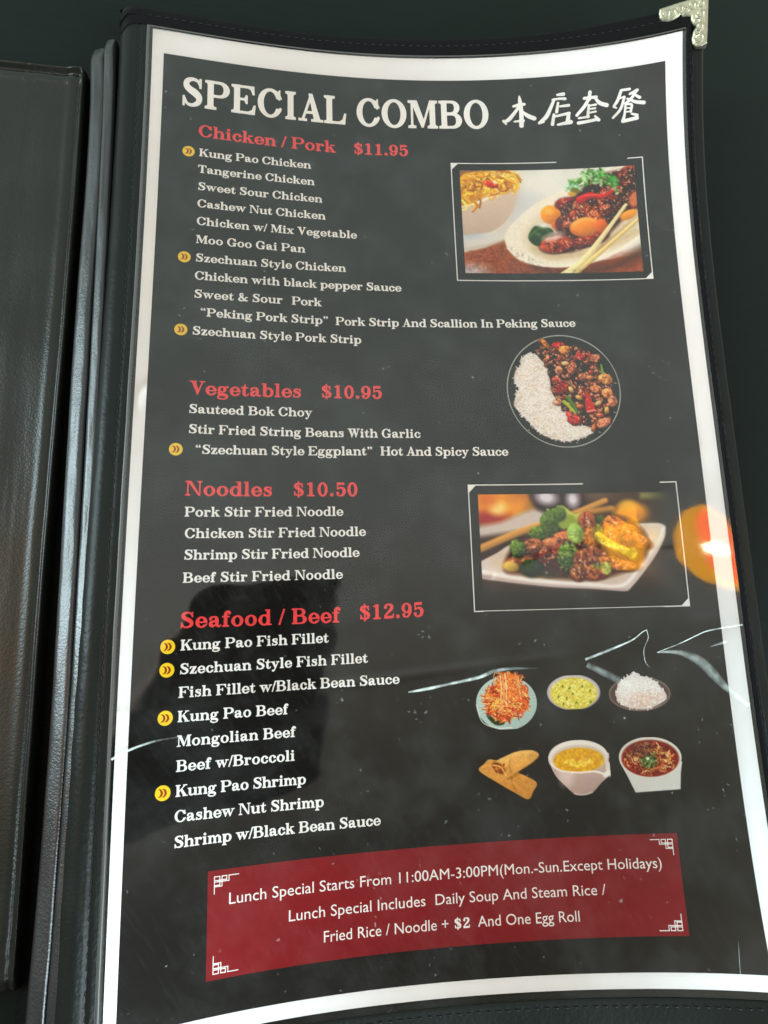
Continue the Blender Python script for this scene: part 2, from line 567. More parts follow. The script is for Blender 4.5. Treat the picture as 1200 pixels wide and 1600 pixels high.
for k in range(112):
    v0 = 3 + k * 3.2
    stitch(-4.9 + random.uniform(-.12, .12), v0, random.uniform(-.04, .04), 1, 0.45)
    stitch(218.7 + random.uniform(-.12, .12), v0, 0, 1, 1.15, r=0.16)
for k in range(68):
    u0 = -2 + k * 3.2
    stitch(u0, -4.6 + random.uniform(-.1, .1), 1, 0.0, 1.15, r=0.2)
    stitch(u0, 360.0 + random.uniform(-.1, .1), 1, 0.0, 0.7, r=0.3)
o = mesh_object("stitching", sv, sf, M_THREAD)
attach(o, menu)
o['kind'] = 'stuff'

# ---- spine folds (the leather backs of the inner leaves) and the left cover
F1 = [(-129.8, 172.5, 3.2), (-128.6, 148.1, 2.7), (-128.1, 105.9, 2.5), (-128.2, 57.8, 3.8), (-126.8, 1.4, 6.4), (-125.8, -33.0, 8.4), (-124.3, -78.0, 11.0), (-123.9, -102.5, 12.3), (-123.7, -132.4, 13.6), (-124.1, -154.8, 14.3), (-124.4, -165.6, 14.5), (-124.6, -200, 14.5)]
F2 = [(-125.1, 175.5, 4.7), (-124.0, 147.0, 4.2), (-123.5, 105.0, 4.0), (-122.5, 57.2, 5.3), (-121.1, 0.9, 7.9), (-120.3, -33.2, 9.9), (-119.2, -78.0, 12.5), (-119.1, -102.4, 13.8), (-118.9, -132.2, 15.1), (-118.9, -154.5, 15.8), (-119.1, -165.3, 16.0), (-119.2, -200, 16.2)]


def fold(pts, half, height, seed, mat):
    pts = np.array(pts)
    ys = np.linspace(pts[0, 1], pts[-1, 1], 150)
    xs = np.interp(-ys, -pts[:, 1], pts[:, 0])
    zs = np.interp(-ys, -pts[:, 1], pts[:, 2])
    k = np.ones(9) / 9
    xs = np.convolve(np.pad(xs, 4, 'edge'), k, 'valid')
    zs = np.convolve(np.pad(zs, 4, 'edge'), k, 'valid')
    a = np.linspace(-1, 1, 25)
    nz = smooth_noise((150, 25), (16, 3), seed) - .5
    nz2 = smooth_noise((150, 25), (60, 5), seed + 1) - .5
    cap = np.minimum(1, np.minimum(np.arange(150), 149 - np.arange(150)) / 2.5)
    X = xs[:, None] + half * a[None, :]
    prof = np.sqrt(np.clip(1 - np.abs(a) ** 4, 0, 1)) - 1 + 0.24 * half / height * a
    Z = zs[:, None] + (height * prof)[None, :] + 0.5 * nz + 0.18 * nz2 - 3.0 * (1 - cap[:, None])
    Y = np.repeat(ys[:, None], 25, 1)
    Z[:, 0] -= 6
    Z[:, -1] -= 6
    return part("spine_fold", np.stack([X, Y, Z], -1) * MM, mat, flip=True)


fold(F1, 3.7, 5.0, 21, M_LEATHER_SPINE)
fold(F2, 2.6, 4.6, 31, M_LEATHER_SPINE)

# left cover: a padded board with a raised seam round its edge
X0, X1, Y0, Y1 = -260.0, -135.2, -166.0, 165.2
xs = np.concatenate([np.linspace(X0, -160, 30), np.linspace(-159, X1, 75)])
ys = np.concatenate([np.linspace(Y0, -150, 40), np.linspace(-149, 140, 90), np.linspace(140.5, Y1, 75)])
X, Y = np.meshgrid(xs, ys)
edge_x = X1 - 2.4 * ss(100, -60, Y) * 0.5
Xe = X + (edge_x - X1) * ss(-165, X1, X)
d = np.minimum(np.minimum(edge_x - Xe, Y1 - Y), Y - Y0)
dx = edge_x - Xe
dy = Y1 - Y


def seam(t):
    s = 1.0 * np.exp(-((t - 1.0) / 0.8) ** 2) - 1.1 * np.exp(-((t - 3.0) / 0.9) ** 2) + 0.6 * np.exp(-((t - 6.4) / 1.8) ** 2)
    return s


nz = smooth_noise(X.shape, (9, 5), 41) - .5
nz2 = smooth_noise(X.shape, (50, 20), 42) - .5
Z = -2.2 + 0.5 * nz + 0.05 * nz2
Z += np.where(dy < 12, seam(dy + 0.5 * nz2), 0) * ss(0, 3, dx)
Z += np.where(dx < 12, 0.5 * seam(dx * 1.25 + 0.4 * nz2), 0) * ss(0, 3, dy)
Z += 0.05 * (X1 - X)
Z += 1.3 * ss(8, 0.5, np.hypot(dx, dy))              # the corner stands up
Z -= 2.0 * ss(5, 0, Y - Y0)
q = np.clip(1 - d / 1.2, 0, 1)
Z -= 8.0 * (1 - np.sqrt(np.clip(1 - q ** 2, 0, 1)))
part("left_cover", np.stack([Xe, Y, Z], -1) * MM, M_LEATHER_LEFT, flip=True)

# dark inner leaves seen in the gap and beneath the folds
gx = np.linspace(-138.5, -116, 12)
gy = np.linspace(-196, 166, 60)
X, Y = np.meshgrid(gx, gy)
part("inner_leaf", np.stack([X, Y, -8.5 + 0 * X + 0.3 * (smooth_noise(X.shape, (20, 4), 5) - .5)], -1) * MM, M_LEATHER_SOFT, flip=True)

# ---- embossed metal corner protector
M_METAL, _nt, _b = new_mat("pale_brass")
_b.inputs['Base Color'].default_value = (0.19, 0.18, 0.125, 1)
_b.inputs['Metallic'].default_value = 0.75
_L = _nt.links
_tc = nd(_nt, 'ShaderNodeTexCoord')
_n = nd(_nt, 'ShaderNodeTexNoise', Scale=700.0, Detail=4.0)
_L.new(_tc.outputs['Object'], _n.inputs['Vector'])
_mr = nd(_nt, 'ShaderNodeMapRange')
_mr.inputs['To Min'].default_value = 0.32
_mr.inputs['To Max'].default_value = 0.55
_L.new(_n.outputs[0], _mr.inputs['Value'])
_L.new(_mr.outputs[0], _b.inputs['Roughness'])
CORNER = [(206.6, -7.6), (206.9, -9.3), (213.2, -9.8), (218.8, -9.9), (223.2, -9.7), (224.9, -8.6), (225.0, -7.1), (225.0, 0.6), (224.8, 7.6), (222.5, 8.3), (220.6, 8.0), (219.4, 6.8), (219.0, 4.6), (219.6, 2.0),
          (220.7, 0.5), (219.6, -0.4), (218.7, -2.0), (218.6, -3.6), (217.2, -4.1), (215.6, -4.3), (214.9, -5.3), (213.6, -4.5), (212.0, -4.0), (210.0, -3.9), (208.0, -4.5), (207.0, -5.6)]
cp = np.array(CORNER)
cu = np.linspace(206, 225.6, 130)
cv = np.linspace(-10.4, 9, 130)
CU, CV = np.meshgrid(cu, cv)


def poly_sd(px, py, pts):
    """signed distance to a closed polygon, negative inside"""
    pts = np.asarray(pts, float)
    d = np.full(np.shape(px), 1e9)
    inside = np.zeros(np.shape(px), bool)
    for k in range(len(pts)):
        ax, ay = pts[k]
        bx, by = pts[(k + 1) % len(pts)]
        ex, ey = bx - ax, by - ay
        wx, wy = px - ax, py - ay
        t = np.clip((wx * ex + wy * ey) / (ex * ex + ey * ey + 1e-9), 0, 1)
        d = np.minimum(d, np.hypot(wx - ex * t, wy - ey * t))
        cond = ((ay <= py) & (by > py)) | ((by <= py) & (ay > py))
        if by != ay:
            xi = ax + (py - ay) / (by - ay) * ex
            inside ^= cond & (px < xi)
    return np.where(inside, -d, d)


sd = poly_sd(CU, CV, cp)
hh = 1.3 + 0.5 * np.sqrt(np.clip(np.clip(-sd, 0, 1.0) * (2 - np.clip(-sd, 0, 1.0)), 0, 1))
emb = np.zeros_like(hh)
for (cx, cy, r) in [(209.6, -6.6, 1.9), (214.6, -7.2, 1.7), (219.2, -7.4, 1.5), (222.4, -3.6, 1.6), (222.2, 1.0, 1.5), (222.0, 5.0, 1.9), (222.6, -7.2, 1.2)]:
    rr = np.hypot(CU - cx, CV - cy)
    an = np.arctan2(CV - cy, CU - cx)
    emb += 0.22 * np.exp(-((rr - r * (0.55 + 0.45 * (an + math.pi) / (2 * math.pi))) / 0.28) ** 2) + 0.10 * np.exp(-(rr / 0.5) ** 2)
for (cx, cy, r) in [(212.1, -6.2, 1.4), (217.0, -6.2, 1.2), (221.0, -1.4, 1.0), (221.2, 3.0, 1.0)]:
    rr = np.hypot(CU - cx, CV - cy)
    emb += 0.17 * np.exp(-((rr - r) / 0.25) ** 2)
hh += emb * ss(0, 1.0, -sd)
idx = np.full(CU.shape, -1)
keep = sd < 0.08
idx[keep] = np.arange(keep.sum())
cvv = lift(CU[keep], CV[keep], hh[keep])
cf = []
for j in range(129):
    for i in range(129):
        q4 = (idx[j, i], idx[j, i + 1], idx[j + 1, i + 1], idx[j + 1, i])
        if min(q4) >= 0:
            cf.append(tuple(int(a) for a in reversed(q4)))
nb = len(cvv)
# rim wall down to the leather
lowv, rimf = [], []
m2 = len(cp)
ring = []
dense = []
for k in range(m2):
    for t in (0, .25, .5, .75):
        dense.append(cp[k] * (1 - t) + cp[(k + 1) % m2] * t)
dense = np.array(dense)
top_r = lift(dense[:, 0], dense[:, 1], np.full(len(dense), 1.42))
bot_r = lift(dense[:, 0], dense[:, 1], np.full(len(dense), -2.4))
allv = np.concatenate([cvv, top_r, bot_r])
nd_ = len(dense)
for k in range(nd_):
    k2 = (k + 1) % nd_
    cf.append((nb + k, nb + k2, nb + nd_ + k2, nb + nd_ + k))
o = mesh_object("corner_protector", allv, cf, M_METAL)
attach(o, menu)
o['label'] = "scalloped pale metal corner protector embossed with swirls"

# ---- the printed sheet
us = np.linspace(0, PW, 109)
vs = np.linspace(0, PH, 178)
U, V = np.meshgrid(us, vs)
sheet = part("menu_sheet", lift(U, V, np.zeros(U.shape)), M_PAPER, flip=True)
sheet['label'] = "printed combo menu sheet, black inside a white border"
# second sheet behind, showing as a step at the upper left corner
us = np.linspace(3.0, 60, 20)
vs = np.linspace(-0.6, 40, 20)
U, V = np.meshgrid(us, vs)
part("backing_sheet", lift(U, V, np.full(U.shape, -0.2)), M_PAPER, flip=True)


def sub(o):
    """a mesh built in world metres becomes a sub-part of the sheet"""
    o.parent = sheet
    return o


def patch(name, u0, u1, v0, v1, h0, mat, step=2.0):
    nu = max(2, int((u1 - u0) / step) + 2)
    nv = max(2, int((v1 - v0) / step) + 2)
    U, V = np.meshgrid(np.linspace(u0, u1, nu), np.linspace(v0, v1, nv))
    return sub(grid_object(name, lift(U, V, np.full(U.shape, h0)), mat, None, True))


def patch_quad(name, q, h0, mat, n=(80, 18)):
    """q: four page corners tl, tr, br, bl"""
    s = np.linspace(0, 1, n[0])[None, :, None]
    t = np.linspace(0, 1, n[1])[:, None, None]
    q = np.array(q, float)
    G = (q[0] * (1 - s) + q[1] * s) * (1 - t) + (q[3] * (1 - s) + q[2] * s) * t
    return sub(grid_object(name, lift(G[..., 0], G[..., 1], np.full(G.shape[:2], h0)), mat, None, True))


patch_quad("black_print", [(4.4, 10.3), (209.4, 10.1), (209.4, 350.8), (3.5, 350.8)], 0.05, M_BLACK, (104, 172))
banner = patch_quad("red_banner", [(28.4, 310.1), (185.8, 309.0), (185.7, 340.3), (28.35, 340.9)], 0.10, M_BANNER)

# ------------------------------------------------------------------ a bold roman letter set, drawn here
# every glyph is a signed-distance drawing in 1/1000 em, contoured to flat faces
class G:
    def __init__(s, adv, step):
        s.x = np.arange(-60, adv + 61, step, dtype=float)
        s.y = np.arange(-250, 781, step, dtype=float)
        s.X, s.Y = np.meshgrid(s.x, s.y)
        s.d = np.full(s.X.shape, 1e4)
        s.k = 9.0

    def add(s, d):
        k = s.k
        h = np.clip(k - np.abs(s.d - d), 0, None) / k
        s.d = np.minimum(s.d, d) - h * h * k * .25
        return s

    def cut(s, d):
        s.d = np.maximum(s.d, -d)
        return s

    def rect(s, x0, y0, x1, y1):
        return np.maximum(np.abs(s.X - (x0 + x1) / 2) - (x1 - x0) / 2, np.abs(s.Y - (y0 + y1) / 2) - (y1 - y0) / 2)

    def ell(s, cx, cy, rx, ry):
        e = np.hypot((s.X - cx) / rx, (s.Y - cy) / ry)
        return (e - 1) * min(rx, ry)

    def poly(s, pts):
        return poly_sd(s.X, s.Y, pts)

    def st(s, pts):
        d = np.full(s.X.shape, 1e4)
        if len(pts) > 2:
            P = np.array(pts, float)
            Q = np.vstack([2 * P[0] - P[1], P, 2 * P[-1] - P[-2]])
            out = []
            for i in range(1, len(Q) - 2):
                for t in np.arange(0, 1, 1 / 6):
                    a, b, c, e = Q[i - 1], Q[i], Q[i + 1], Q[i + 2]
                    out.append(.5 * (2 * b + (c - a) * t + (2 * a - 5 * b + 4 * c - e) * t * t + (3 * b - a - 3 * c + e) * t ** 3))
            out.append(P[-1])
            pts = out
        for (x0, y0, r0), (x1, y1, r1) in zip(pts[:-1], pts[1:]):
            ex, ey = x1 - x0, y1 - y0
            t = np.clip(((s.X - x0) * ex + (s.Y - y0) * ey) / (ex * ex + ey * ey + 1e-9), 0, 1)
            d = np.minimum(d, np.hypot(s.X - x0 - ex * t, s.Y - y0 - ey * t) - (r0 + (r1 - r0) * t))
        return d

    # -- composites
    def R(s, *a):
        return s.add(s.rect(*a))

    def E(s, *a):
        return s.add(s.ell(*a))

    def S(s, *pts):
        return s.add(s.st(pts))

    def P(s, *pts):
        return s.add(s.poly(pts))

    def stem(s, x, w, y0, y1, bl=70, br=70, tl=70, tr=70):
        s.R(x, y0, x + w, y1)
        for yy, up, l, r in ((y0, 1, bl, br), (y1, -1, tl, tr)):
            if l or r:
                s.R(x - l, min(yy, yy + up * 42), x + w + r, max(yy, yy + up * 42))
                if l:
                    s.P((x + 4, yy + up * 40), (x - l * .6, yy + up * 40), (x + 4, yy + up * 85))
                if r:
                    s.P((x + w - 4, yy + up * 40), (x + w + r * .6, yy + up * 40), (x + w - 4, yy + up * 85))
        return s

    def ring(s, cx, cy, rx, ry, w, t):
        o = s.ell(cx, cy, rx, ry)
        i = s.ell(cx, cy, rx - w, ry - t)
        return s.add(np.maximum(o, -i))

    def bowl(s, x0, xc, cy, rx, ry, w, t):
        o = np.minimum(s.ell(xc, cy, rx, ry), s.rect(x0, cy - ry, xc, cy + ry))
        i = np.minimum(s.ell(xc, cy, rx - w, ry - t), s.rect(x0 - 20, cy - ry + t, xc, cy + ry - t))
        return s.add(np.maximum(np.maximum(o, -i), x0 - s.X))


ADV = dict(zip("ABCDEFGHIJKLMNOPQRSTUVWXYZ", [759, 778, 778, 833, 759, 722, 833, 870, 444, 648, 815, 722, 981, 833, 833, 759, 833, 815, 667, 722, 833, 759, 981, 722, 722, 667]))
ADV.update(zip("abcdefghijklmnopqrstuvwxyz", [611, 648, 556, 667, 574, 389, 611, 685, 370, 352, 667, 352, 963, 685, 611, 667, 648, 519, 500, 426, 685, 611, 889, 611, 611, 537]))
for _k in "0123456789$":
    ADV[_k] = 574
ADV.update({' ': 287, '.': 287, '/': 278, '&': 852, '“': 519, '”': 519})
XH = 480


def draw(ch, step):
    g = G(ADV[ch], step)
    W = 150
    w = 136
    if ch == 'A':
        g.P((105, 20), (155, 20), (400, 640), (375, 722)).P((330, 722), (425, 722), (670, 20), (495, 20))
        g.R(215, 205, 540, 250).R(15, 0, 250, 42).R(405, 0, 750, 42)
    elif ch == 'B':
        g.stem(105, W, 0, 722, 75, 0, 75, 0).bowl(150, 430, 545, 230, 177, 140, 42).bowl(150, 460, 198, 265, 198, 155, 42)
    elif ch == 'C' or ch == 'G':
        g.ring(400, 361, 362, 376, W, 44)
        g.cut(g.rect(560, 215, 900, 500))
        g.P((690, 722), (690, 470), (655, 470), (600, 610), (640, 680))
        if ch == 'C':
            g.S((600, 90, 28), (665, 150, 20), (705, 235, 16))
        else:
            g.cut(g.rect(600, -50, 900, 230)).stem(560, W, 20, 320, 0, 0, 90, 75).S((440, 12, 20), (540, 50, 26), (590, 120, 30))
    elif ch == 'D':
        g.stem(105, W, 0, 722, 75, 0, 75, 0).bowl(150, 430, 361, 355, 361, 158, 44)
    elif ch in 'EF':
        g.stem(105, W, 0, 722, 75, 0 if ch == 'E' else 80, 75, 0).R(200, 680, 680, 722).P((680, 722), (690, 520), (655, 520), (600, 640), (500, 690), (500, 722))
        g.R(250, 350, 450, 388).P((450, 470), (485, 470), (485, 265), (450, 265), (400, 360), (400, 378))
        if ch == 'E':
            g.R(200, 0, 700, 42).P((700, 0), (725, 225), (690, 225), (630, 95), (500, 35), (500, 0))
        else:
            pass
    elif ch == 'H':
        g.stem(110, W, 0, 722).stem(610, W, 0, 722).R(200, 345, 650, 390)
    elif ch == 'I':
        g.stem(147, W, 0, 722)
    elif ch == 'K':
        g.stem(105, W, 0, 722).P((235, 270), (235, 320), (610, 700), (670, 700)).P((330, 385), (440, 480), (735, 20), (555, 20))
        g.R(500, 0, 805, 42).R(520, 680, 760, 722)
    elif ch == 'L':
        g.stem(105, W, 0, 722, 75, 0, 75, 85).R(200, 0, 660, 42).P((650, 0), (690, 270), (652, 270), (600, 110), (480, 35), (480, 0))
    elif ch == 'M':
        g.stem(125, 44, 0, 700, 90, 90, 0, 0).R(35, 680, 280, 722).stem(720, W, 0, 722, 75, 75, 0, 75)
        g.P((125, 722), (300, 722), (530, 150), (450, 20)).P((450, 20), (495, 20), (760, 722), (720, 722))
    elif ch == 'N':
        g.stem(115, 44, 0, 700, 90, 90, 0, 0).stem(675, 44, 30, 722, 0, 0, 90, 90).R(25, 680, 240, 722).P((125, 722), (290, 722), (719, 0), (675, 0), (640, 0))
    elif ch == 'O':
        g.ring(417, 361, 377, 376, 158, 44)
    elif ch == 'P':
        g.stem(105, W, 0, 722, 75, 85, 75, 0).bowl(150, 450, 520, 270, 202, 148, 44)
    elif ch == 'S':
        g.S((560, 560, 24), (480, 665, 26), (330, 700, 32), (190, 640, 56), (160, 530, 70), (260, 430, 76), (430, 340, 84), (535, 230, 74), (500, 100, 56), (340, 25, 30), (190, 60, 24), (110, 190, 20))
        g.R(545, 490, 585, 722).R(75, 0, 112, 240)
    elif ch == 'T':
        g.stem(286, W, 0, 722, 85, 85, 0, 0).R(50, 680, 672, 722).P((50, 722), (30, 500), (66, 500), (110, 620), (220, 690)).P((672, 722), (692, 500), (656, 500), (612, 620), (502, 690))
    elif ch == 'V':
        g.P((100, 700), (285, 700), (445, 170), (385, 0)).P((350, 0), (410, 0), (655, 700), (605, 700)).R(10, 680, 340, 722).R(500, 680, 750, 722)
    elif ch == 'W':
        g.P((90, 700), (260, 700), (370, 170), (320, 0)).P((285, 0), (345, 0), (520, 560), (490, 620)).P((420, 700), (590, 700), (700, 170), (650, 0)).P((615, 0), (675, 0), (880, 700), (835, 700))
        g.R(10, 680, 640, 722).R(740, 680, 970, 722)
    # lower case
    elif ch == 'a':
        g.S((110, 365, 55), (150, 440, 34), (270, 465, 24), (370, 430, 50), (400, 340, 66))
        g.R(336, 70, 470, 350).S((400, 290, 30), (240, 255, 38), (130, 190, 62), (140, 80, 64), (230, 40, 40), (340, 90, 24))
        g.S((420, 70, 50), (500, 20, 28), (575, 70, 18))
    elif ch == 'b':
        g.R(100, 10, 236, 722).R(30, 680, 236, 722).ring(350, 240, 255, 252, w, 44)
        g.cut(g.rect(-60, -60, 99, 640))
    elif ch == 'c':
        g.ring(300, 240, 255, 252, w, 44).cut(g.rect(390, 150, 600, 330)).E(430, 355, 68, 68).S((430, 80, 22), (505, 160, 18))
    elif ch == 'd':
        g.ring(305, 240, 260, 252, w, 44).R(425, 10, 560, 722).R(350, 680, 560, 722).R(425, 0, 645, 42)
        g.cut(g.rect(561, 60, 800, 640))
    elif ch == 'e':
        g.ring(295, 240, 255, 252, w, 44).cut(g.rect(300, 110, 600, 222)).R(150, 215, 548, 258).S((400, 35, 28), (470, 75, 22), (530, 150, 18))
    elif ch == 'f':
        g.stem(100, w, 0, 560, 70, 85, 0, 0).S((168, 540, 66), (190, 640, 56), (270, 705, 26), (330, 690, 24)).E(340, 630, 62, 62).R(25, 438, 340, 480)
    elif ch == 'g':
        g.ring(255, 320, 200, 172, 120, 40).S((420, 420, 20), (470, 470, 26)).E(520, 455, 52, 48)
        g.S((160, 190, 26), (90, 120, 40), (150, 50, 56), (350, 30, 66), (480, -10, 60), (500, -100, 44), (400, -185, 26), (230, -195, 26), (90, -150, 34), (70, -80, 34), (130, -20, 22))
    elif ch == 'h':
        g.stem(95, w, 0, 722, 65, 65, 65, 0).S((220, 380, 20), (330, 450, 34), (440, 450, 44), (500, 380, 64)).stem(455, w, 0, 370, 65, 65, 0, 0)
    elif ch == 'i':
        g.stem(112, w, 0, 480, 70, 70, 75, 0).E(180, 635, 78, 78)
    elif ch == 'k':
        g.stem(95, w, 0, 722, 65, 50, 65, 0).P((210, 190), (210, 240), (440, 455), (500, 455)).P((290, 270), (390, 340), (610, 20), (450, 20)).R(395, 0, 660, 42).R(355, 438, 600, 480)
    elif ch == 'l':
        g.stem(108, w, 0, 722, 72, 72, 72, 0)
    elif ch == 'm':
        g.stem(95, w, 0, 480, 65, 45, 65, 0).S((220, 380, 20), (310, 450, 34), (380, 450, 44), (435, 380, 64)).stem(412, w, 0, 370, 45, 45, 0, 0)
        g.S((540, 380, 20), (630, 450, 34), (700, 450, 44), (760, 380, 64)).stem(735, w, 0, 370, 45, 65, 0, 0)
    elif ch == 'n':
        g.stem(95, w, 0, 480, 65, 60, 65, 0).S((220, 380, 20), (330, 450, 34), (430, 450, 44), (495, 380, 64)).stem(455, w, 0, 370, 60, 65, 0, 0)
    elif ch == 'o':
        g.ring(305, 240, 265, 252, w, 44)
    elif ch == 'p':
        g.stem(95, w, -208, 480, 65, 70, 65, 0).ring(375, 240, 255, 252, w, 44).cut(g.rect(-60, 60, 28, 400)).cut(np.maximum(g.rect(20, 50, 94, 430), -1e4))
    elif ch == 'r':
        g.stem(95, w, 0, 480, 65, 80, 65, 0).S((215, 330, 22), (290, 430, 30), (400, 455, 30)).E(415, 400, 72, 70)
    elif ch == 's':
        g.S((400, 360, 20), (340, 440, 22), (240, 458, 28), (140, 420, 44), (130, 340, 52), (220, 285, 58), (330, 235, 62), (385, 150, 56), (340, 60, 42), (230, 25, 24), (130, 60, 22), (85, 140, 18))
        g.R(385, 320, 420, 480).R(60, 0, 94, 170)
    elif ch == 't':
        g.P((100, 440), (236, 440), (236, 640), (200, 640), (160, 530), (100, 480)).R(100, 110, 236, 460).R(20, 438, 370, 480).S((168, 130, 66), (200, 50, 48), (280, 25, 26), (350, 60, 22), (385, 130, 18))
    elif ch == 'u':
        g.R(95, 110, 231, 480).R(25, 438, 231, 480).S((163, 140, 66), (200, 60, 52), (290, 32, 34), (400, 70, 24), (470, 120, 18)).R(455, 0, 591, 480).R(385, 438, 591, 480).R(500, 0, 660, 42)
    elif ch == 'v' or ch == 'y':
        g.P((70, 455), (225, 455), (350, 140), (300, 0)).P((275, 0), (330, 0), (525, 455), (480, 455)).R(10, 438, 280, 480).R(390, 438, 600, 480)
        if ch == 'y':
            g.S((320, 60, 26), (270, -80, 26), (200, -170, 28)).E(140, -155, 66, 60)
    elif ch == 'w':
        g.P((70, 455), (220, 455), (315, 140), (275, 0)).P((250, 0), (300, 0), (455, 420), (430, 455)).P((370, 455), (520, 455), (615, 140), (570, 0)).P((545, 0), (600, 0), (800, 455), (755, 455))
        g.R(10, 438, 540, 480).R(665, 438, 880, 480)
    elif ch == 'x':
        g.P((60, 455), (230, 455), (560, 25), (390, 25)).P((70, 25), (115, 25), (530, 455), (480, 455)).R(15, 438, 285, 480).R(385, 438, 590, 480).R(15, 0, 215, 42).R(330, 0, 600, 42)
    elif ch == 'z':
        g.P((50, 20), (230, 20), (480, 460), (300, 460)).R(60, 438, 480, 480).P((60, 480), (45, 330), (80, 330), (150, 440), (200, 470)).R(50, 0, 485, 42).P((485, 0), (500, 170), (465, 170), (400, 60), (330, 20))
    elif ch == '0':
        g.ring(287, 345, 242, 358, 128, 40)
    elif ch == '1':
        g.stem(225, 140, 0, 703, 120, 110, 0, 0).P((225, 703), (300, 703), (300, 600), (120, 600), (120, 636), (190, 650))
    elif ch == '2':
        g.E(130, 540, 66, 66).S((110, 580, 26), (170, 655, 34), (290, 680, 30), (420, 620, 62), (440, 500, 70), (350, 370, 56), (200, 230, 36), (90, 110, 30))
        g.R(60, 0, 470, 110).S((470, 60, 50), (510, 130, 24), (525, 200, 16))
    elif ch == '5':
        g.R(110, 340, 150, 690).R(110, 590, 470, 703).S((130, 370, 20), (260, 430, 30), (400, 400, 56), (465, 270, 74), (410, 90, 60), (270, 18, 30), (140, 50, 26)).E(125, 150, 70, 68)
    elif ch == '9':
        g.ring(285, 460, 240, 240, 132, 40).S((455, 470, 70), (450, 250, 64), (370, 70, 40), (250, 18, 26), (140, 50, 26)).E(140, 135, 66, 62)
    elif ch == '$':
        g.S((460, 510, 22), (400, 610, 26), (290, 650, 30), (150, 600, 50), (120, 500, 62), (210, 410, 68), (360, 320, 76), (460, 220, 66), (430, 90, 50), (290, 30, 30), (150, 70, 24), (90, 180, 20))
        g.R(445, 450, 482, 650).R(65, 30, 102, 230).R(255, -80, 300, 770)
    elif ch == '.':
        g.E(143, 70, 84, 84)
    elif ch == '/':
        g.P((-10, -10), (60, -10), (290, 722), (220, 722))
    elif ch == '&':
        g.S((760, 330, 20), (690, 350, 20), (640, 250, 24), (540, 110, 30), (390, 35, 36), (200, 40, 56), (120, 160, 70), (200, 300, 50), (340, 400, 34), (420, 510, 34), (400, 640, 34), (310, 680, 30), (210, 620, 50), (220, 490, 62), (400, 280, 72), (560, 110, 70), (690, 45, 50), (800, 70, 22))
        g.R(590, 330, 800, 368)
    elif ch in '“”':
        for x in (150, 360):
            if ch == '“':
                g.E(x, 560, 70, 66).S((x - 55, 570, 18), (x - 40, 650, 18), (x + 20, 710, 12))
            else:
                g.E(x, 640, 70, 66).S((x + 55, 620, 18), (x + 35, 550, 18), (x - 30, 490, 12))
    return g


def contour(x, y, d):
    """faces of the region d < 0 on a grid, runs of full cells merged"""
    verts, faces, cache = [], [], {}

    def vid(key, px, py):
        if key not in cache:
            cache[key] = len(verts)
            verts.append((px, py))
        return cache[key]
    ny, nx = d.shape
    ins = d < 0
    anyc = ins[:-1, :-1] | ins[1:, :-1] | ins[:-1, 1:] | ins[1:, 1:]
    allc = ins[:-1, :-1] & ins[1:, :-1] & ins[:-1, 1:] & ins[1:, 1:]
    for j in range(ny - 1):
        run = None
        row = np.nonzero(anyc[j])[0]
        prev = -9
        for i in list(row) + [nx + 5]:
            full = i < nx and allc[j, i]
            if run is not None and (not full or i != prev + 1):
                a, b = run, prev + 1
                faces.append((vid((j, a), x[a], y[j]), vid((j, b), x[b], y[j]), vid((j + 1, b), x[b], y[j + 1]), vid((j + 1, a), x[a], y[j + 1])))
                run = None
            if i >= nx:
                break
            if full:
                if run is None:
                    run = i
                prev = i
                continue
            cs = [(j, i), (j, i + 1), (j + 1, i + 1), (j + 1, i)]
            f = []
            for k in range(4):
                p, q = cs[k], cs[(k + 1) % 4]
                dp, dq = d[p], d[q]
                if dp < 0:
                    f.append(vid(p, x[p[1]], y[p[0]]))
                if (dp < 0) != (dq < 0):
                    t = dp / (dp - dq)
                    key = (p, q) if p < q else (q, p)
                    f.append(vid(key, x[p[1]] + (x[q[1]] - x[p[1]]) * t, y[p[0]] + (y[q[0]] - y[p[0]]) * t))
            if len(f) > 2:
                faces.append(tuple(f))
    return np.array(verts), faces


_GC = {}


def glyph(ch, step):
    if (ch, step) not in _GC:
        g = draw(ch, step)
        _GC[(ch, step)] = contour(g.x, g.y, g.d - (14 if step > 12 else 16))
    return _GC[(ch, step)]


def roman(name, text, u0, v0, u1, v1, size, mat, h0=0.15, step=20, condense=1.0, label=None):
    """text on the sheet from (u0,v0) to (u1,v1) along its baseline"""
    size_u = size * condense
    adv = sum(ADV[c] for c in text) / 1000 * size_u
    track = ((u1 - u0) - adv) / max(1, len(text) - 1)
    x = 0.0
    V_, F_ = [], []
    nb = 0
    slope = (v1 - v0) / (u1 - u0)
    for c in text:
        if c != ' ':
            gv, gf = glyph(c, step)
            uu = u0 + x + gv[:, 0] / 1000 * size_u
            vv = v0 + (uu - u0) * slope - gv[:, 1] / 1000 * size
            V_.append(np.stack([uu, vv], -1))
            F_ += [tuple(k + nb for k in f) for f in gf]
            nb += len(gv)
        x += ADV[c] / 1000 * size_u + track
    A = np.concatenate(V_)
    o = sub(mesh_object(name, lift(A[:, 0], A[:, 1], np.full(len(A), h0)), F_, mat))
    if label:
        o['label'] = label
    return o


